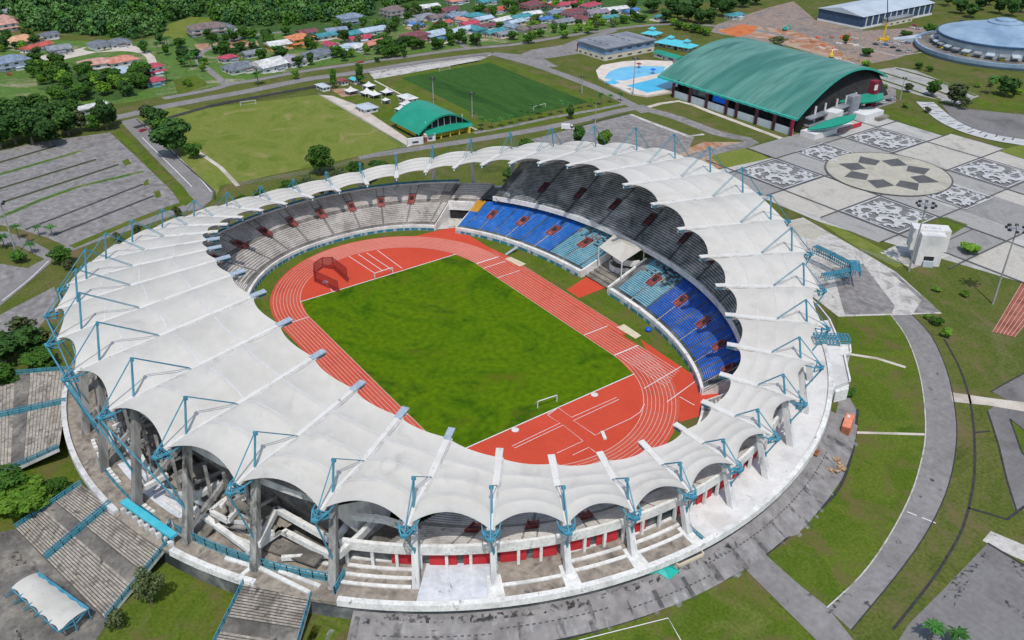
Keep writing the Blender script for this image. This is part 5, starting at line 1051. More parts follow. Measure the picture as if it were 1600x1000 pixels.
# swimming pool
dk = [(931, 112), (940, 104), (975, 98), (1010, 96), (1050, 98), (1060, 120), (1050, 146), (1030, 149), (1010, 152), (985, 148), (955, 135), (935, 124)]
sp_ = thing('swimming_pool', 'turquoise outdoor pools in a pale curved deck beside the big green roof', 'pool'); mb = MB(); mb.prism([(p.x, p.y) for p in GP(dk)], 0, 1.1); mb.build('pool_deck', M['pooldeck'], sp_)
for (pl, m_, nm_) in (([(979, 134), (1012, 145), (1060, 135), (1060, 112), (1030, 121)], 'water', 'lap_pool'), ([(944, 122), (952, 112), (968, 106), (985, 104), (1005, 103), (1040, 104), (1035, 114), (1000, 120), (975, 126), (955, 125)], 'water2', 'leisure_pool'), ([(946, 127), (958, 125), (969, 129), (960, 132), (949, 130)], 'water', 'toddler_pool')):
    bm_ = MB(); bm_.prism([(p.x, p.y) for p in GP(pl, 1.1)], 1.0, 1.16); bm_.build(nm_, M[m_], sp_)
for (x, y) in ((998, 106), (1020, 115)): a = G(x, y, 1.2); bm_ = MB(); bm_.tube((a.x, a.y, 1.2), (a.x, a.y, 4), .3, 6); bm_.tube((a.x, a.y, 4), (a.x, a.y, 4.9), 2.2, 10, .1); tag(bm_.build('pool_umbrella', M['vom'] if x < 1000 else M['seatdeep']), 'parasol standing in the leisure pool, '+('reddish, far side' if x < 1000 else 'blue, near the lap pool'), 'parasol')
# tents beside the pale pitch
def tent(px, py, s, label, h=2.6, pk=5.2):
    g_ = G(px, py); t = thing('peaked_tent', label, 'tent', (g_.x, g_.y, 0), .1, 'white peaked tents'); mb = MB(); rows = []; q = [(-s, -s), (s, -s), (s, s), (-s, s)]
    for i in range(4):
        a, b = Vector((*q[i], h)), Vector((*q[(i+1) % 4], h)); top = Vector((0, 0, pk)); rws = [[a.lerp(b, u/4).lerp(top, v/5)-Vector((0, 0, (pk-h)*.28*math.sin(math.pi*v/5))) for v in range(6)] for u in range(5)]; mb.grid(rws)
    mb.build('tent_roof', M['deck'], t, True); mb = MB()
    for a, b in q: mb = MB(); mb.bar((a*.97, b*.97, 0), (a*.97, b*.97, h), .18); mb.build('tent_pole', M['pole'], t)
    mb = MB(); mb.face([(-s*.97, s*.97, 0), (s*.97, s*.97, 0), (s*.97, s*.97, h), (-s*.97, s*.97, h)]); mb.face([(-s*.97, -s*.97, 0), (-s*.97, s*.97, 0), (-s*.97, s*.97, h), (-s*.97, -s*.97, h)]); mb.build('tent_wall', M['deck'], t)
tent(549, 147, 3.6, 'white peaked tent nearest the pale pitch corner'); tent(577, 139, 3.4, 'white peaked tent farthest from the green arched hall'); tent(574, 150, 3.6, 'white peaked tent at the left of a touching pair', pk=5.6); tent(586, 153, 3.2, 'grey-topped tent at the right of a touching pair'); tent(605, 149, 3.2, 'white peaked tent standing alone between the pairs'); tent(636, 168, 3.6, 'white peaked tent just behind the green arched hall'); tent(628, 176, 3.2, 'white peaked tent touching the green arched roof'); tent(603, 162, 2.2, 'smallest white booth tent on the bare grass', pk=4)
for (x, y, w_, d_, lb, rm_) in ((573, 173, 12, 9, 'pale roofed kiosk with a red paved side', 'whroof'), (637, 158, 12, 7, 'grey roofed shed behind the tents', 'colw'), (505, 140, 10, 5, 'pale blue roofed hut at the pitch corner', 'whroof'), (536, 132, 6, 5, 'reddish hut between two dark trees', 'vom'), (555, 130, 6, 4, 'teal hut beside the tall dark tree', 'pool_roof')):
    g_ = G(x, y); block('kiosk', lb, 'kiosk', (g_.x, g_.y), (w_, d_), 2.8, .05, 'hwhite', rm_, 'hip' if w_ > 9 else 'gable', rh=1.0, win=2)
g_ = G(649, 226); block('boundary_wall', 'short cream wall at the pale pitch corner', 'wall', (g_.x, g_.y), (1, 9), 3.4, -.25, 'hwhite', 'hwhite', 'flat', ov=.02, win=1, door=False); g_ = G(671, 219); block('gatehouse', 'small white gatehouse beside the reddish gate', 'gatehouse', (g_.x, g_.y), (4, 6), 3.6, -.25, 'hwhite', 'hwhite', 'flat', ov=.1, win=1); g_ = G(662, 222); block('gate', 'reddish brown gate between the cream wall and gatehouse', 'gate', (g_.x, g_.y), (1, 4), 2.2, -.25, 'vom', 'vom', 'flat', ov=.02, win=1, door=False)
# ================================================================ HOUSES
HC = {'crimson': (.42, .02, .06), 'red': (.48, .06, .03), 'orange': (.62, .19, .06), 'salmon': (.55, .20, .13), 'pink': (.50, .26, .20), 'teal': (.02, .24, .28), 'blue': (.03, .16, .42), 'paleblue': (.38, .48, .58), 'grey': (.20, .22, .25), 'slate': (.12, .14, .17), 'bluegrey': (.17, .23, .32), 'brown': (.16, .11, .10), 'maroon': (.17, .025, .035), 'white': (.60, .60, .58), 'purple': (.24, .19, .24), 'lilac': (.34, .30, .36), 'peach': (.66, .34, .18)}
HM = {k: colmat('roof_'+k, tuple(.78*c+.04 for c in v), k=.3) for k, v in HC.items()}
HRN = random.Random(21)
WM = {'w': M['hwhite'], 'c': M['cream'], 'b': colmat('wall_blue', (.16, .36, .46)), 'y': colmat('wall_yellow', (.62, .38, .08)), 'p': colmat('wall_pink', (.58, .34, .26)), 'g': colmat('wall_grey', (.30, .31, .33))}
HS = [  # px, py, width, depth, wall height, roof colour, roof kind, wall, rotation, label
 (20, 106, 17, 14, 6, 'bluegrey', 'hip', 'w', .3, 'white two-storey house with blue-grey roof at the left edge above the red car'),
 (35, 68, 20, 15, 3.2, 'peach', 'hip', 'c', .3, 'bungalow with a big peach-orange hipped roof at the forest edge'),
 (58, 78, 19, 8, 3, 'red', 'gable', 'w', .6, 'low red-roofed house next to the peach-orange bungalow'),
 (93, 82, 13, 10, 3.4, 'grey', 'gable', 'g', 0, 'dark-walled house with pale grey roof on the gravel plot'),
 (158, 75, 13, 12, 3.4, 'slate', 'hip', 'w', .1, 'left one of two matching grey-roofed bungalows on gravel'), (187, 72, 13, 12, 3.4, 'slate', 'hip', 'w', .1, 'right one of two matching grey-roofed bungalows on gravel'),
 (152, 104, 19, 12, 3.2, 'pink', 'hip', 'w', 0, 'long bungalow with dusty pink roof, left of a terracotta pair'), (190, 100, 17, 12, 3.2, 'salmon', 'hip', 'w', 0, 'bungalow with salmon roof, right of a terracotta pair'),
 (188, 117, 14, 9, 2.6, 'paleblue', 'flat', 'w', 0, 'pale flat-roofed car shelter below the terracotta bungalows'),
 (242, 116, 9, 8, 6, 'crimson', 'hip', 'w', .2, 'small two-storey house with crimson roof among palms, rear one'), (240, 132, 10, 8, 3, 'crimson', 'hip', 'b', .2, 'small house with crimson roof and blue walls among palms, front one'),
 (135, 176, 22, 6, 3, 'white', 'flat', 'w', .05, 'long white flat-roofed shed between the big dark trees'),
 (325, 53, 24, 13, 6, 'brown', 'hip', 'w', .1, 'big white mansion with brown roof at the forest edge'), (352, 48, 14, 9, 4, 'slate', 'hip', 'w', .1, 'grey-roofed annex behind the big white mansion'),
 (357, 96, 10, 7, 3.4, 'crimson', 'hip', 'w', .2, 'tiny crimson-roofed house beside the grey bungalow'), (378, 110, 19, 13, 3.2, 'slate', 'hip', 'w', .2, 'wide slate-roofed bungalow at the road fork'),
 (20, 28, 14, 11, 6, 'grey', 'hip', 'w', .2, 'grey-roofed house in the top left corner'), (6, 48, 15, 11, 6, 'pink', 'gable', 'w', .2, 'pale pink-roofed house at the top left edge'), (14, 36, 14, 9, 4, 'pink', 'gable', 'p', .2, 'pinkish house behind the peach-orange bungalow'),
 (420, 108, 17, 15, 4, 'white', 'gable', 'w', .15, 'large white-roofed house with two stacked gables by the road'), (437, 75, 16, 10, 3.6, 'white', 'gable', 'y', .15, 'pale-roofed house with yellow-orange walls'),
 (469, 70, 15, 12, 6, 'orange', 'hip', 'y', .15, 'two-storey house with bright orange tiered roofs'), (460, 101, 14, 10, 3.4, 'lilac', 'gable', 'w', .15, 'house with dull lilac roof beside the large white-roofed house'),
 (498, 90, 17, 13, 3.6, 'slate', 'hip', 'w', .15, 'dark slate hipped bungalow by the frontage road'), (505, 61, 17, 8, 3, 'teal', 'gable', 'w', .15, 'long low house with dark teal roof'), (517, 75, 10, 7, 3, 'crimson', 'gable', 'w', .15, 'small crimson-roofed house below the teal roof'),
 (541, 79, 17, 8, 3, 'paleblue', 'gable', 'w', .15, 'long pale-roofed bungalow right of the slate one'), (549, 36, 17, 12, 5.5, 'bluegrey', 'hip', 'w', .1, 'blue-grey hipped house standing alone at the forest edge'),
 (548, 58, 14, 9, 3, 'teal', 'gable', 'b', .15, 'house with teal roof at the left of a tight cluster'), (563, 65, 15, 8, 3, 'crimson', 'gable', 'w', .15, 'crimson gable in the middle of a tight cluster'), (583, 73, 15, 9, 3, 'salmon', 'gable', 'c', .15, 'salmon-roofed house at the front of a tight cluster'), (582, 53, 19, 10, 3.4, 'paleblue', 'gable', 'w', .15, 'wide pale blue roof behind the crimson gable'),
 (616, 25, 16, 13, 6, 'brown', 'hip', 'w', .1, 'white and pink mansion with a brown hipped roof near the top edge'), (646, 38, 14, 8, 3.2, 'grey', 'gable', 'w', .15, 'grey-roofed house left of the blue tarpaulin roof'), (653, 43, 11, 6, 2.8, 'blue', 'gable', 'w', .15, 'house with vivid blue roof'),
 (648, 65, 18, 11, 5.5, 'maroon', 'hip', 'p', .15, 'two-storey house with dark maroon roofs and pink walls'), (678, 60, 16, 12, 3.6, 'paleblue', 'gable', 'g', .15, 'pale blue-grey roof right of the maroon house'), (688, 66, 8, 5, 2.6, 'blue', 'flat', 'w', .15, 'small blue-roofed car shelter'),
 (684, 31, 15, 8, 3, 'brown', 'gable', 'w', .1, 'reddish brown roof behind the maroon house'), (692, 41, 14, 7, 3, 'red', 'gable', 'w', .1, 'red roof right of the vivid blue one'), (713, 30, 16, 9, 3.6, 'bluegrey', 'gable', 'b', .1, 'blue-grey gable with teal walls'), (725, 36, 12, 7, 3, 'salmon', 'gable', 'w', .1, 'salmon roof below the blue-grey gable'),
 (718, 52, 20, 8, 3, 'paleblue', 'gable', 'w', .15, 'long pale roof by the frontage road bend'), (742, 30, 14, 9, 3.6, 'teal', 'hip', 'g', .1, 'dark teal hipped roof behind the row'), (745, 50, 14, 8, 3, 'teal', 'gable', 'b', .15, 'teal gable at the end of the long pale roof'), (762, 45, 21, 7, 3, 'maroon', 'gable', 'w', -.1, 'long maroon roof in the crowded row'), (772, 54, 17, 7, 3, 'teal', 'gable', 'w', .1, 'turquoise roof in front of the long maroon one'), (783, 36, 17, 8, 3, 'white', 'gable', 'b', .1, 'off-white roof with blue walls in the crowded row'), (798, 46, 14, 8, 3, 'bluegrey', 'gable', 'w', .1, 'bluish roof at the right end of the crowded row'),
 (832, 14, 17, 11, 5, 'maroon', 'hip', 'c', .1, 'maroon hipped house among trees near the top edge'), (812, 31, 17, 8, 3, 'teal', 'gable', 'w', .1, 'sea-green roof left of the red car port'), (805, 39, 15, 7, 3, 'paleblue', 'gable', 'w', .1, 'light blue roof in front of the sea-green one'), (882, 12, 26, 8, 3.4, 'crimson', 'gable', 'w', .1, 'very long crimson roof near the top edge'), (897, 26, 17, 10, 5, 'maroon', 'hip', 'w', .1, 'white-walled house with dark red roof'), (922, 13, 17, 9, 3.4, 'crimson', 'hip', 'w', .1, 'crimson hipped roof right of the very long one'), (932, 24, 17, 9, 3, 'purple', 'gable', 'w', .1, 'dull purple roof right of the white-walled house'), (958, 19, 23, 8, 3, 'white', 'gable', 'w', -.1, 'long whitish roof near the top edge'), (985, 22, 15, 7, 3, 'blue', 'gable', 'w', .1, 'blue gable at the right end of the village'), (852, 34, 13, 7, 3, 'blue', 'gable', 'w', .1, 'blue roof half hidden by the dark tree'), (880, 38, 15, 8, 3, 'grey', 'gable', 'c', .1, 'grey roof with an orange car port'), (840, 47, 12, 6, 3, 'brown', 'gable', 'c', .1, 'brown roof behind the roadside palms'), (1148, 28, 14, 8, 3, 'teal', 'hip', 'w', .1, 'lone turquoise-roofed hut beside the red earth'), (1030, 31, 8, 5, 3, 'teal', 'flat', 'w', .1, 'dark green hut on the far roadside'), (760, 6, 16, 9, 3, 'teal', 'gable', 'w', .1, 'teal roof at the very top edge'), (715, 5, 17, 9, 3, 'salmon', 'gable', 'w', .1, 'salmon roof at the very top edge'), (805, 7, 16, 9, 3, 'slate', 'gable', 'w', .1, 'slate roof at the very top edge'), (215, 5, 14, 10, 4, 'white', 'gable', 'w', .1, 'white roof half lost in the forest'), (860, 2, 17, 9, 3, 'crimson', 'gable', 'w', .1, 'crimson roof cut by the top edge'),
 (700, 20, 16, 9, 3, 'maroon', 'gable', 'w', .1, 'dark red roof in the second row behind the blue-grey gable'), (755, 34, 14, 8, 3, 'paleblue', 'gable', 'w', .1, 'pale blue roof wedged behind the long maroon roof'), (790, 57, 13, 7, 3, 'grey', 'gable', 'w', .1, 'grey roof by the roadside right of the turquoise one'), (733, 42, 13, 8, 3, 'crimson', 'gable', 'w', .1, 'crimson roof wedged left of the teal gable'), (818, 50, 13, 7, 3, 'brown', 'gable', 'c', .1, 'brown roof at the roadside right of the crowded row'), (665, 30, 15, 9, 3, 'grey', 'hip', 'w', .1, 'grey hipped roof behind the vivid blue one'), (670, 15, 15, 9, 3, 'white', 'gable', 'w', .1, 'white roof among trees near the top edge'), (830, 26, 15, 8, 3, 'white', 'gable', 'w', .1, 'white roof between the maroon hipped and crimson houses'), (868, 24, 13, 8, 3, 'bluegrey', 'gable', 'w', .1, 'blue-grey roof left of the dark red roofed house'), (912, 34, 14, 8, 3, 'maroon', 'gable', 'w', .1, 'maroon roof by the road below the dull purple one'), (560, 78, 12, 7, 3, 'white', 'gable', 'w', .1, 'white roof left of the salmon-roofed house'), (525, 52, 14, 8, 3, 'bluegrey', 'gable', 'w', .1, 'blue-grey roof behind the dark teal one'), (480, 55, 12, 8, 3, 'maroon', 'gable', 'w', .1, 'maroon roof behind the bright orange tiered house'), (395, 88, 12, 8, 3, 'grey', 'gable', 'w', .1, 'grey roof behind the large white-roofed house'), (775, 20, 15, 9, 3, 'red', 'gable', 'w', .1, 'red roof behind the off-white one'), (950, 32, 14, 7, 3, 'teal', 'gable', 'w', .1, 'teal roof at the roadside below the long whitish one'), (75, 60, 12, 8, 3, 'slate', 'gable', 'w', .3, 'slate roof at the forest edge behind the low red one')]
for (px, py, w_, d_, h_, rc, kd, wl, rz, lb) in HS:
    g_ = G(px, py); block('house', lb, 'house', (g_.x, g_.y), (d_*1.18, w_*1.18), h_, rz, WM[wl], HM[rc], kd, rh=min(w_, d_)*.24, ov=1.0, win=2 if w_ < 12 else 3); t_ = [o for o in sc.collection.objects if o.name.startswith('house')][-1] if False else LASTT[0]
    t_.rotation_euler[2] = rz+HRN.choice((0, 0, 0, 1.57))*(w_ < 15)+HRN.uniform(-.2, .2); ax_, ay_ = HRN.choice((-1, 1))*(d_*.59+1.6), HRN.uniform(-3, 3); rm_ = HM[HRN.choice(('grey', 'slate', 'brown', 'paleblue', 'bluegrey'))]
    mb = MB(); mb.hexa([(ax_+sx*1.9, ay_+sy*2.6, z_) for z_ in (0, 2.3) for sx, sy in ((-1, -1), (1, -1), (1, 1), (-1, 1))]); an = mb.build('annex', WM[wl], t_); mb = MB(); q_ = 1 if ax_ > 0 else -1; mb.hexa([(ax_+sx*2.3, ay_+sy*3.1, 2.35+.35*(-sx*q_)+z_) for z_ in (0, .18) for sx, sy in ((-1, -1), (1, -1), (1, 1), (-1, 1))]); mb.build('annex_roof', rm_, an)
    if HRN.random() < .7:
        ya = HRN.uniform(2, 5); P_ = [(g_.x+(d_*.6+ya)*math.cos(q)*HRN.uniform(.8, 1.2), g_.y+(w_*.55+ya)*math.sin(q)*HRN.uniform(.8, 1.2)) for q in [.628*j for j in range(10)]]; sheet('yard', P_, .05+.001*len(P_)+HRN.uniform(0, .03), M[HRN.choice(('sandy', 'concrete', 'dirt', 'village'))])
# ================================================================ TREES
def leaf_cloud(lobes, n, size, seed, m, squash=.85, rough=.55):
    """leaf clumps scattered through a set of lobes: (cx, cy, cz, r)"""
    r = np.random.default_rng(seed); vol = np.array([l[3]**2.2 for l in lobes]); ii = r.choice(len(lobes), n, p=vol/vol.sum()); Lb = np.array(lobes)[ii]
    d = r.normal(size=(n, 3)); d /= np.linalg.norm(d, axis=1)[:, None]; rad = Lb[:, 3]*(.62+.42*r.random(n)**.6); c = Lb[:, :3]+d*rad[:, None]*np.array([1, 1, squash])
    nn = d+r.normal(size=(n, 3))*rough; nn[:, 2] += .35; nn /= np.linalg.norm(nn, axis=1)[:, None]; a = np.cross(nn, r.normal(size=(n, 3))); a /= np.linalg.norm(a, axis=1)[:, None]; b = np.cross(nn, a)
    sz = size*(.6+.8*r.random(n))[:, None]; V = np.stack([c-a*sz*.5-b*sz*.35, c+a*sz*.55-b*sz*.25, c+a*sz*.35+b*sz*.5, c-a*sz*.4+b*sz*.4], 1).reshape(-1, 3)
    return V
def cloud_mesh(name, V, mats, mi=None):
    n = len(V)//4; me = bpy.data.meshes.new(name); me.vertices.add(len(V)); me.vertices.foreach_set('co', V.astype(np.float32).ravel()); me.loops.add(n*4); me.loops.foreach_set('vertex_index', np.arange(n*4, dtype=np.int32)); me.polygons.add(n); me.polygons.foreach_set('loop_start', np.arange(0, n*4, 4, dtype=np.int32)); me.polygons.foreach_set('loop_total', np.full(n, 4, dtype=np.int32))
    for m in mats: me.materials.append(m)
    if mi is not None: me.polygons.foreach_set('material_index', mi.astype(np.int32))
    me.update(calc_edges=True); return me
def tree_proto(seed, leaf, n=900, size=1.0, nl=9, shape='round'):
    """unit tree, about 10 m tall with 4 m crown radius"""
    r = random.Random(seed); lobes = []
    for i in range(nl):
        a = r.uniform(0, 6.28); rr = r.uniform(.4, 2.6) if shape == 'round' else r.uniform(.2, 1.5); z = r.uniform(3.4, 8.0) if shape == 'round' else r.uniform(3.2, 9.2); lobes.append((rr*math.cos(a), rr*math.sin(a), z, r.uniform(.8, 1.9)*(1 if shape == 'round' else .75)))
    if shape == 'flat': lobes = [(x*1.3, y*1.3, 6.4+.25*(z-6.4), q*.8) for x, y, z, q in lobes]
    lobes.append((0, 0, 6.2, 2.0)); lobes.append((0, 0, 3.8, 2.0)); V = leaf_cloud(lobes, n, size, seed, None); t = link('tree', None); cr = link('crown', cloud_mesh('crown', V, [leaf]), t)
    mb = MB(); mb.tube((0, 0, 0), (0, 0, 3.8), .32, 7, .2)
    for l in lobes[:6]: mb.tube((0, 0, 3.0+r.uniform(0, .8)), (l[0]*.8, l[1]*.8, l[2]), .15, 5, .05)
    mb.build('trunk', M['bark'], t); return t
def palm_proto(seed, fronds=24):
    r = random.Random(seed); t = link('palm', None); mb = MB()
    for i in range(fronds):
        a = 2*math.pi*i/fronds+r.uniform(-.2, .2); el = r.uniform(-.1, 1.25); L_ = r.uniform(2.3, 3.3); P = []
        for j in range(6): u = j/5; P.append(Vector((math.cos(a)*L_*u*(1-.35*max(0, el-.5)), math.sin(a)*L_*u*(1-.35*max(0, el-.5)), 7+math.sin(el)*L_*u*1.15-2.4*u*u)))
        nrm = Vector((-math.sin(a), math.cos(a), 0))
        for j in range(5):
            w1, w2 = (.08, .3, .38, .32, .2, .03)[j], (.08, .3, .38, .32, .2, .03)[j+1]
            mb.face([P[j], P[j+1], P[j+1]+nrm*w2-Vector((0, 0, w2*.5)), P[j]+nrm*w1-Vector((0, 0, w1*.5))]); mb.face([P[j+1], P[j], P[j]-nrm*w1-Vector((0, 0, w1*.5)), P[j+1]-nrm*w2-Vector((0, 0, w2*.5))])
    mb.build('fronds', M['palm'], t); mb = MB(); mb.tube((0, 0, 0), (.2, .1, 7), .2, 6, .13); mb.build('trunk', M['bark'], t); return t
PT = {'d': [tree_proto(s, M['leafd'], 1500, .72, 12) for s in (1, 2, 3)], 'm': [tree_proto(s, M['leafm'], 1400, .7, 11) for s in (4, 5, 6)], 'l': [tree_proto(s, M['leafl'], 700, .85, 7) for s in (7, 8)], 'o': [tree_proto(9, M['leafo'], 420, .75, 9, 'flat'), tree_proto(10, M['leafo'], 480, .7, 10)],
      't': [tree_proto(11, M['leafm'], 700, .8, 11, 'tall')], 'p': [palm_proto(1), palm_proto(2, 20)], 'D': [tree_proto(21, M['leafm'], 3600, .42, 14), tree_proto(22, M['leafo'], 3000, .36, 13)], 'L': [tree_proto(23, M['leafl'], 3600, .45, 14), tree_proto(24, M['leafm'], 3400, .45, 14)]}
PLANTED = []
LBT = {'d': 'dark green broad tree', 'm': 'mid green bushy tree', 'l': 'light yellow-green small tree', 'o': 'olive thin-crowned tree', 't': 'tall narrow green tree', 'p': 'palm', 'D': 'leafy tree', 'L': 'lush bright green tree'}
def plant(px, py, h, cr, ty, label, group=None, at=None):
    P_ = PT[ty]; i = rng.randrange(len(P_)); src = P_[i]; p = at or G(px, py); nm = 'palm_tree' if ty == 'p' else 'tree'
    sz = (cr/(3.0 if ty == 'p' else 4.1), cr/(3.0 if ty == 'p' else 4.1), h/(8.0 if ty == 'p' else 9.4))
    PLANTED.append([px, py, label, group, h])
    c = dup(src, (p.x, p.y, 0), rng.uniform(0, 6.28), sz, label, group); c.name = nm; c['category'] = 'palm' if ty == 'p' else 'tree'; PLANTED[-1].append(c); return c
T = [(277, 243, 21, 12.5, 'd', 'largest dark tree at the near corner of the pale pitch'), (248, 205, 15, 8.5, 'd', 'dark tree left behind the largest one by the pale pitch'), (305, 248, 9, 5.5, 'm', 'low bushy tree at the right foot of the largest corner tree'), (232, 192, 13, 7, 'o', 'olive tree at the road junction by the pale pitch'), (262, 218, 13, 8, 'm', 'mid green tree merged with the largest corner tree'),
 (500, 272, 15, 8, 'D', 'leafy tree just beyond the roof on the pale pitch edge'), (404, 133, 9, 5, 'p', 'palm beside the road bend near the white-roofed house'), (522, 139, 13, 4, 't', 'tall narrow tree left of the pair behind the tents'), (563, 133, 14, 5, 't', 'fuller narrow tree right of the pair behind the tents'), (463, 124, 7, 4, 'l', 'yellow-green small tree on the frontage road verge'), (466, 105, 8, 5, 'm', 'round tree before the lilac-roofed house'), (538, 96, 8, 4, 'd', 'dark clipped tree by the slate bungalow'), (594, 84, 8, 6, 'd', 'wide dark tree in front of the salmon roof'), (589, 97, 4, 3, 'd', 'round dark shrub by the frontage road'), (632, 90, 4, 2.6, 'm', 'small round shrub on the road median'), (744, 70, 9, 6, 'd', 'dark tree by the frontage road bend'), (748, 74, 11, 4, 'p', 'palm before the long pale roof'),
 (892, 186, 9, 3.4, 'd', 'dark tree at the near end of the dark turf pitch'), (902, 228, 12, 4.5, 'd', 'conical dark tree behind the roof beside the white truck'), (942, 232, 11, 6, 'L', 'rounded bright tree behind the roof next to the conical one'), (822, 234, 6, 5, 'm', 'low spreading tree behind the roof left of the truck'),
 (1490, 166, 17, 11.5, 'o', 'wide olive tree beside the curved avenue'), (1455, 150, 10, 6, 'm', 'mid green tree left of the wide olive one'), (1505, 172, 9, 5, 'o', 'sparse olive tree in front of the wide one'), (1572, 152, 14, 8, 'd', 'round dark tree before the round arena'), (1546, 148, 12, 5, 'p', 'palm left of the round dark tree before the arena'), (1418, 144, 7, 5, 'o', 'thin tree on the verge before the arena ramp'), (1380, 142, 5, 4, 'l', 'yellowish shrub at the far corner of the big green hall'), (1448, 176, 4, 3.5, 'o', 'small sparse tree at the avenue start'), (1414, 168, 4, 3, 'l', 'tiny light shrub before the paved avenue'), (1320, 68, 7, 4, 'm', 'lone round tree on the building site'), (1353, 88, 6, 6, 'm', 'low wide tree between site and arena'), (1352, 104, 5, 5, 'l', 'light bush behind the hall roof'), (1215, 72, 8, 9, 'o', 'spreading olive tree rising behind the hall roof'), (1452, 55, 9, 6, 'm', 'tree on the traffic island left of the arena'), (1415, 58, 5, 6, 'm', 'low bush by the parked cars near the arena'), (1435, 108, 5, 3.5, 'm', 'small tree at the foot of the arena ramp'), (1452, 112, 4, 3, 'm', 'smallest tree on the arena lawn'),
 (238, 945, 11, 4.2, 'D', 'slender olive tree casting a shadow on the lawn by the staircase'), (186, 982, 6, 3.2, 'o', 'small sparse tree below the staircase corner'), (48, 800, 9, 10, 'L', 'lush bright bush filling the corner between the two left staircases'), (5, 790, 10, 8, 'L', 'lush tree at the left edge below the mossy staircase'), (85, 775, 5, 5, 'D', 'dark low bush on the shaded side of the lush one'),
 (12, 566, 12, 8, 'd', 'dark tree at the left edge above the mossy staircase'), (45, 556, 11, 8, 'd', 'dark tree left of the roof above the mossy staircase'), (68, 574, 7, 7, 'L', 'lighter bush between the dark trees and the mossy staircase'), (38, 530, 10, 6, 'o', 'grey-green tree behind the dark pair left of the roof'), (70, 545, 8, 5, 'o', 'sparse tree close to the roof edge at left'), (10, 600, 7, 6, 'm', 'low tree at the left edge behind the mossy staircase'),
 (98, 412, 7, 5.5, 'm', 'bushy tree beside the parking exit'), (108, 422, 5, 4, 'o', 'greyish bush below the parking exit tree'), (30, 374, 7, 3, 'p', 'palm at the lower corner of the parking field'), (8, 388, 6, 4, 'p', 'palm beside the floodlight pole at the left edge'), (82, 369, 5, 3.5, 'p', 'wider of two low palms on the parking island'), (62, 369, 5, 2.6, 'p', 'smaller of two low palms on the parking island'), (51, 396, 5, 3, 'p', 'palm on the grass strip below the parking field'), (30, 410, 5, 4, 'm', 'shrub at the road fork below the parking field'), (278, 340, 6, 3, 'o', 'bare thin tree beside the masts at upper left'), (185, 378, 5, 3, 'o', 'thin tree between road and roof at upper left'), (216, 366, 5, 3, 'o', 'bare thin tree near the parking corner'),
 (1452, 1003, 6, 3.1, 'p', 'larger palm at the bottom edge'), (1490, 1010, 5, 3, 'p', 'smaller palm at the bottom edge'), (1515, 395, 4.5, 6, 'L', 'low green bush right of the white tower block'), (1478, 525, 3.5, 3.2, 'l', 'yellow-green shrub beside the black drain'), (1462, 508, 3, 3, 'm', 'shrub at the head of the black drain'), (1508, 462, 2.6, 2.6, 'l', 'bright small shrub on the rough grass'), (1462, 455, 2, 2.4, 'l', 'low yellowish shrub near the apron edge'), (1326, 618, 2.5, 2.5, 'm', 'small shrub at the foot of the white deck'), (1448, 498, 2, 2, 'l', 'tiny shrub by the apron corner')]
for (px, py, h, cr, ty, lb) in T: plant(px, py, h, cr, ty, lb)
gr = 'trees and shrubs along the far outer edge of the roof'
for (px, py, h, cr, ty) in ((455, 300, 6, 6, 'L'), (480, 295, 6, 6, 'D'), (530, 283, 6, 6, 'D'), (556, 276, 8, 5.5, 'D'), (592, 270, 7, 6, 'd'), (435, 305, 4, 4, 'l'), (405, 308, 4, 4, 'm'), (620, 268, 5, 5, 'L'), (575, 285, 5, 5, 'm'), (510, 300, 5, 6, 'L'), (380, 318, 4, 4, 'm'), (800, 285, 8, 5, 'd')): plant(px, py, h, cr, ty, 'bushy growth crowding the outer edge of the roof on the far side', gr)
gr = 'dark trees in a row along the car park edge'
for (px, py, h, cr, ty) in ((52, 226, 17, 9, 'd'), (80, 228, 14, 8, 'd'), (25, 225, 15, 9, 'd'), (2, 232, 15, 9, 'd'), (108, 212, 14, 8, 'd'), (128, 206, 12, 6, 'o'), (168, 203, 15, 6.5, 'd'), (178, 196, 11, 5, 'd'), (92, 198, 13, 8, 'd'), (62, 190, 14, 9, 'm'), (22, 196, 14, 9, 'd'), (-14, 215, 14, 9, 'd'), (150, 205, 8, 5, 'm'), (40, 210, 15, 8, 'd'), (70, 208, 15, 8, 'd'), (-10, 190, 14, 8, 'd'), (118, 192, 12, 6, 'm')): plant(px, py, h*1.22, cr*1.15, ty, 'tall dark tree in the row above the striped car park', gr)
gr = 'light roadside trees behind the hall'
for (px, py) in ((1060, 46), (1072, 48), (1085, 51), (1098, 53), (1104, 56), (1052, 40), (800, 62), (826, 68), (832, 60), (882, 60), (918, 52), (905, 48), (960, 38), (975, 37), (940, 40), (1003, 35)): plant(px, py, 7, 5.5, 'l' if rng.random() < .7 else 'm', 'light green tree in the row along the far road', gr)
gr = 'young palms along the access road'
for i in range(15): x = 752+i*15.5; y = 205-i*3.4+rng.uniform(-1, 1); plant(x, y, 5.5 if i % 4 else 8, 2.6, 'p', 'young palm on the verge between access road and dark turf pitch', gr)
for (x, y) in ((690, 205), (697, 207), (712, 205), (752, 198), (828, 178), (842, 180)): plant(x, y, 6, 2.8, 'p', 'young palm on the verge between access road and dark turf pitch', gr)
gr = 'big dark trees beyond the far road'
for (px, py) in ((1040, 36), (1058, 30), (1075, 34), (1092, 38), (1110, 36), (1128, 26), (1140, 20), (1050, 22), (1085, 22), (1115, 18), (1020, 20), (1160, 12), (1180, 8), (1545, 8), (1560, 22), (1580, 26), (1595, 20), (1530, 16), (1500, 22), (1515, 28), (1480, 10)): plant(px, py, rng.uniform(12, 18), rng.uniform(7, 10), 'd', 'big dark tree beyond the far road', gr)
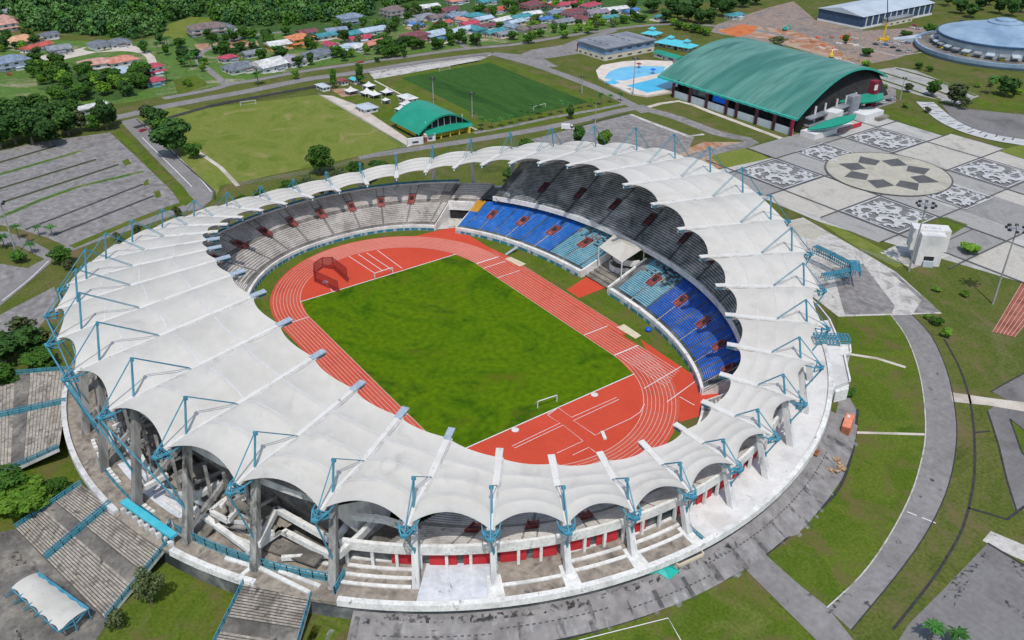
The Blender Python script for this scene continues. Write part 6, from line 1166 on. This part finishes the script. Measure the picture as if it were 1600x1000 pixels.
gr = 'trees between the houses'
def inpoly(x, y, P):
    c = False; j = len(P)-1
    for i in range(len(P)):
        if (P[i][1] > y) != (P[j][1] > y) and x < (P[j][0]-P[i][0])*(y-P[i][1])/(P[j][1]-P[i][1])+P[i][0]: c = not c
        j = i
    return c
HX = [(h[0], h[1]) for h in HS]
def scatter(n, poly, types, hr, crr, label, grp, hd=14):
    xs = [p[0] for p in poly]; ys = [p[1] for p in poly]; k = 0; tries = 0
    while k < n and tries < n*40:
        tries += 1; x, y = rng.uniform(min(xs), max(xs)), rng.uniform(min(ys), max(ys))
        if not inpoly(x, y, poly) or any(abs(x-a) < hd and -3 < y-b+1 < 9 for a, b in HX): continue
        plant(x, y, rng.uniform(*hr), rng.uniform(*crr), rng.choice(types), label, grp); k += 1
LB = 'tree growing among the village houses and gardens'
scatter(60, [(50, 95), (110, 98), (170, 112), (225, 118), (228, 140), (180, 158), (110, 175), (60, 150)], 'dmmml', (7, 12), (4.5, 7), 'dense tree in the thicket below the terracotta bungalows', 'thicket trees')
scatter(16, [(215, 58), (330, 80), (325, 110), (300, 108), (225, 92)], 'dmpp', (6, 10), (3.5, 5.5), LB, gr); scatter(8, [(205, 125), (275, 105), (330, 100), (305, 135), (215, 145)], 'mpl', (4, 7), (3, 4.5), LB, gr); scatter(30, [(320, 60), (450, 55), (450, 90), (395, 100), (330, 85)], 'dmmp', (6, 10), (4, 6), LB, gr)
scatter(36, [(450, 50), (640, 40), (640, 88), (470, 104)], 'dmmlo', (6, 11), (3.5, 6), LB, gr); scatter(36, [(640, 45), (800, 55), (800, 66), (640, 82), (600, 20), (800, 15)], 'dmmlo', (6, 11), (3.5, 6), LB, gr); scatter(44, [(740, 8), (990, 2), (1000, 40), (800, 64)], 'dmmllo', (6, 11), (3.5, 6), LB, gr); scatter(12, [(0, 60), (60, 60), (60, 95), (0, 90)], 'dml', (6, 10), (3.5, 6), LB, gr)
scatter(10, [(1440, 120), (1600, 130), (1600, 160), (1500, 160)], 'ol', (3, 6), (2.5, 4), 'small tree scattered on the lawn below the arena', 'lawn trees below the arena', 0)
for P_ in PT.values():
    for o in P_:
        for ch in list(o.children): bpy.data.objects.remove(ch)
        bpy.data.objects.remove(o)
# far forest: thousands of crowns nobody could count, one object
def forest(name, regions, seed, mats, spacing=8.5, nleaf=70):
    r = np.random.default_rng(seed); pts = []
    for poly in regions:
        W = GP(poly); P = [(p.x, p.y) for p in W]; xs = [p[0] for p in P]; ys = [p[1] for p in P]; x = min(xs)
        while x < max(xs):
            y = min(ys)
            while y < max(ys):
                a, b = x+r.uniform(-.45, .45)*spacing, y+r.uniform(-.45, .45)*spacing
                if inpoly(a, b, P): pts.append((a, b))
                y += spacing
            x += spacing
    protos = []
    for s in range(6):
        q = random.Random(s); lobes = [(q.uniform(-2.6, 2.6), q.uniform(-2.6, 2.6), q.uniform(4.5, 9.5), q.uniform(1.6, 2.6)) for _ in range(6)]+[(0, 0, 5, 3.2), (0, 0, 2.5, 3.4)]
        protos.append(leaf_cloud(lobes, nleaf, 1.5, s, None, .85, .22))
    V = []; MI = []
    for (a, b) in pts:
        p = protos[r.integers(6)]; t = r.uniform(0, 6.28); s = r.uniform(.75, 1.35); c, sn = math.cos(t)*s, math.sin(t)*s; q = np.empty_like(p); q[:, 0] = p[:, 0]*c-p[:, 1]*sn+a; q[:, 1] = p[:, 0]*sn+p[:, 1]*c+b; q[:, 2] = p[:, 2]*s*r.uniform(.8, 1.25); V.append(q); MI.append(np.full(len(p)//4, r.integers(len(mats))))
    me = cloud_mesh(name, np.concatenate(V), mats, np.concatenate(MI)); o = link(name, me)
    tag(o, 'dense dark green forest stretching along the top edge', 'forest', kind='stuff'); print(name, len(pts), len(me.polygons)); return o
forest('forest', [[(-60, 30), (30, 38), (60, 50), (210, 62), (245, 56), (262, 38), (300, 26), (330, 28), (345, 40), (420, 42), (560, 32), (590, 18), (600, -120), (-500, -120)], [(600, 12), (700, -5), (1000, -5), (1150, -4), (1250, -8), (1250, -110), (600, -110)], [(1420, -2), (1500, -3), (1620, 8), (1800, 0), (1800, -90), (1400, -90)]], 5, [M['leafd'], M['leaff'], M['leaff2'], M['leafm'], M['leaff3']], nleaf=170)
# ================================================================ VEHICLES
CM = {k: mat('car_paint_'+k, [c], rough=.3, spec=.6) for k, c in {'red': (.45, .01, .02), 'white': (.65, .65, .65), 'black': (.02, .02, .022), 'silver': (.38, .40, .42), 'blue': (.03, .08, .25), 'yellow': (.65, .38, .02)}.items()}
def car(px, py, col, label, rz=0, grp=None, kind='car'):
    g_ = G(px, py); t = thing('parked_'+kind, label, kind, (g_.x, g_.y, .1), rz, grp); L_, W_ = (4.4, 1.8) if kind == 'car' else (7.5, 2.4)
    mb = MB(); mb.grid([[(x, y*W_/2, z) for x, z in ((-L_/2, .3), (-L_/2, .85), (-L_*.36, .95), (L_*.28, .95), (L_/2-.1, .75), (L_/2, .3))] for y in (-1, 1)]); 
    for y in (-1, 1): mb.face([(x, y*W_/2, z) for x, z in ((-L_/2, .3), (-L_/2, .85), (-L_*.36, .95), (L_*.28, .95), (L_/2-.1, .75), (L_/2, .3))][::y])
    if kind == 'truck': mb.box((-1.2, 0, 1.9), (5, 2.4, 2.1))
    mb.build('body', CM[col], t); mb = MB(); mb.hexa([(-1.7, -.82, .95), (1.2, -.82, .95), (1.2, .82, .95), (-1.7, .82, .95), (-1.3, -.66, 1.42), (.5, -.66, 1.42), (.5, .66, 1.42), (-1.3, .66, 1.42)] if kind == 'car' else [(1.6, -1.1, .9), (3.4, -1.1, .9), (3.4, 1.1, .9), (1.6, 1.1, .9), (1.6, -1.1, 2.2), (2.9, -1.1, 2.2), (2.9, 1.1, 2.2), (1.6, 1.1, 2.2)]); mb.build('cabin', M['glass'], t)
    mb = MB(); mb.box((-.4, 0, 1.45), (1.7, 1.3, .05)) if kind == 'car' else mb.box((2.3, 0, 2.24), (1.2, 2.1, .08)); mb.build('car_roof', CM[col], t)
    for x in (-L_*.3, L_*.3):
        for y in (-1, 1): mb = MB(); mb.tube((x, y*(W_/2-.2), .33), (x, y*(W_/2+.02), .33), .33, 8); mb.build('wheel', M['black'], t)
car(223, 205, 'red', 'red car parked by the road beside the pale pitch', 2.1); car(14, 117, 'red', 'red car at the left edge before the white two-storey house', .3); car(564, 98, 'red', 'dark red car on the frontage road by the slate bungalow', 1.7); car(887, 202, 'white', 'white truck parked behind the far edge of the roof', .9, kind='truck')
for i, (x, y, c, l) in enumerate(((1367, 166, 'black', 'leftmost dark car parked at the far corner of the big hall'), (1374, 164, 'black', 'second dark car from the left parked by the big hall'), (1381, 161, 'white', 'white car between dark ones parked by the big hall'), (1388, 158, 'black', 'last dark car before the silver one by the big hall'), (1394, 156, 'silver', 'silver car at the right end of the row by the big hall'))): car(x, y, c, l, 1.4, 'cars parked at the far corner of the big hall')
cols = ['black', 'white', 'silver', 'blue', 'silver', 'black', 'white']
CL = sorted(((1368, 70), (1376, 67), (1384, 71), (1392, 66), (1400, 70), (1409, 66), (1418, 68), (1404, 80), (1413, 82), (1421, 79), (1440, 60), (1446, 57), (1452, 62), (1380, 74), (1395, 75)))
for i, (x, y) in enumerate(CL):
    n_ = ['leftmost', 'second from the left', 'third from the left', 'fourth from the left', 'fifth from the left', 'sixth from the left', 'seventh from the left', 'middle one'][min(i, 7)] if i < 8 else ['rightmost', 'second from the right', 'third from the right', 'fourth from the right', 'fifth from the right', 'sixth from the right', 'seventh from the right'][14-i]
    car(x, y, cols[i % 7], cols[i % 7]+' car in the lot between building site and arena, '+n_, .3+.4*(i % 3), 'cars in the crowded lot by the arena')
car(1428, 40, 'red', 'red car in front of the site office', .5); car(1434, 46, 'silver', 'silver car in front of the site office', .2); car(1502, 34, 'blue', 'dark blue car on the road behind the arena', .2); car(1425, 44, 'white', 'white car nearest the flat-roofed site office', .1)
# cranes and diggers on the building site
g_ = G(1380, 64); t = thing('mobile_crane', 'yellow mobile crane with a tall thin boom beside the site office', 'crane', (g_.x, g_.y, 0), 1.2); mb = MB(); mb.box((0, 0, 1.4), (8, 2.8, 1.8)); mb.box((2.8, 0, 2.6), (2, 2.4, 1.6)); mb.build('carrier', CM['yellow'], t); mb = MB(); mb.bar((-1, 0, 2.5), (.5, 0, 14), 1.0, 1.0, w2=.8); mb.build('lower_boom', CM['yellow'], t); mb = MB(); mb.bar((.5, 0, 14), (-3, 2, 33), .6, .6, w2=.4); mb.build('upper_boom', M['black'], t)
def digger(px, py, col, label, rz):
    g_ = G(px, py); t = thing('excavator', label, 'excavator', (g_.x, g_.y, 0), rz); mb = MB(); mb.box((0, 1.1, .45), (3.6, .6, .9)); mb.box((0, -1.1, .45), (3.6, .6, .9)); mb.build('tracks', M['black'], t); mb = MB(); mb.box((-.3, 0, 1.7), (3, 2.4, 1.5)); mb.box((.6, .6, 2.8), (1.3, 1.1, 1.1)); mb.build('cab', M[col] if col in M else CM[col], t); mb = MB(); mb.bar((1, 0, 1.8), (3.8, 0, 4.6), .5, .6); mb.bar((3.8, 0, 4.6), (6, 0, 1.4), .4, .5); mb.box((6, 0, .9), (1, 1.1, .9)); mb.build('arm', M[col] if col in M else CM[col], t)
digger(1226, 48, 'tarp', 'green excavator on the earth beyond the hall roof', 1.4); digger(1299, 90, 'yellow', 'yellow excavator digging behind the hall roof', 2.2); digger(1318, 60, 'container', 'orange excavator on the building site', .4)
r = random.Random(11)
for i in range(26):
    x, y = r.uniform(1270, 1345), r.uniform(56, 96)
    if y > 60+(x-1270)*.5+14: continue
    g_ = G(x, y); mb = MB()
    for j in range(4): mb.box((g_.x+r.uniform(-2, 2), g_.y+r.uniform(-2, 2), .5), (r.uniform(1, 4), r.uniform(1, 2.5), r.uniform(.5, 1.4)), r.uniform(0, 3))
    tag(mb.build('material_heap', M[r.choice(['sandy', 'container', 'deck', 'wood', 'dirt'])]), 'heap of building material on the site behind the hall roof', 'material heap', 'heaps of building material')
# fences
def fence(px, h, label, m='black', post=3, slats=True):
    t = thing('fence', label, 'fence'); P = GP(px)
    for a, b in zip(P, P[1:]):
        n = max(1, int((b-a).length/post)); mb = MB(); up = Vector((0, 0, 1))
        for z in (h, h*.5, .15): mb.bar(a+up*z, b+up*z, .1)
        for i in range(n*4): p = a.lerp(b, i/(n*4)); mb.bar(p, p+up*h, .05)
        mb.build('panel', M[m], t)
fence([(322, 167), (400, 156), (440, 150), (500, 136)], 1.8, 'dark fence between the main road and the pale pitch'); fence([(575, 116), (640, 105), (762, 88)], 1.8, 'dark fence along the concrete drain above the dark turf pitch'); fence([(372, 290), (500, 268), (637, 232)], 1.6, 'thin fence along the near side of the pale pitch', 'pole'); fence([(497, 148), (560, 184), (637, 232)], 1.4, 'pale fence between pitch and tents', 'pole')
fence([(262, 875), (300, 897), (345, 915), (378, 925)], 2.2, 'teal fence under the curved white parapet by the lawn', 'blue2')
fence([(505, 948), (545, 956), (560, 950)], 2.2, 'short blue fence under the parapet beside the stained asphalt', 'blue')
fence([(1344, 392), (1390, 410), (1425, 414)], 1.2, 'low grey rail at the edge of the plaza verge', 'pole')

# ---------------------------------------------------------------- labels that tell the planted trees apart
ORD = ['leftmost', 'second from the left', 'third from the left', 'fourth from the left', 'fifth from the left', 'sixth from the left', 'seventh from the left', 'eighth from the left', 'ninth from the left', 'tenth from the left', 'eleventh from the left', 'twelfth from the left']
def place(i, n): 
    if i == n-1: return 'rightmost'
    if i < len(ORD) and i <= n//2+1: return ORD[i]
    j = n-1-i; return ORD[j].replace('left', 'right') if j < len(ORD) else None
rows_ = {}
for q in PLANTED:
    if q[3]: rows_.setdefault((q[3], q[2]), []).append(q)
for (g_, lb_), L_ in rows_.items():
    if lb_ == LB:
        seen = {}
        for q in L_:
            hx = min(HS, key=lambda h: (h[0]-q[0])**2+4*(h[1]-q[1])**2); dx, dy = q[0]-hx[0], q[1]-hx[1]
            rel = ('right of' if dx > 0 else 'left of') if abs(dx) > 2*abs(dy) else ('in front of' if dy > 0 else 'behind')
            kind = ('palm' if q[5]['category'] == 'palm' else 'tree'); nm = '%s %s %s the %s' % ('big' if q[4] > 8.7 else 'small' if q[4] < 7 else 'medium', kind, rel, hx[9])
            if len(nm.split()) > 16: nm = '%s the %s' % (' '.join(nm.split()[:2]+[rel]), ' '.join(hx[9].split()[:9]))
            seen.setdefault(nm, []).append(q)
        for nm, Q_ in seen.items():
            Q_.sort(key=lambda q: q[0])
            for i, q in enumerate(Q_):
                t_ = nm if len(Q_) == 1 else nm+(', left one' if i == 0 else ', right one' if i == len(Q_)-1 else ', middle one')
                if len(t_.split()) <= 16: q[5]['label'] = t_
    elif len(L_) <= 24 and 'thicket' not in g_:
        L_.sort(key=lambda q: q[0])
        for i, q in enumerate(L_):
            p_ = place(i, len(L_)); t_ = q[2]+', '+(p_ or '')
            if p_ and len(t_.split()) <= 16: q[5]['label'] = t_
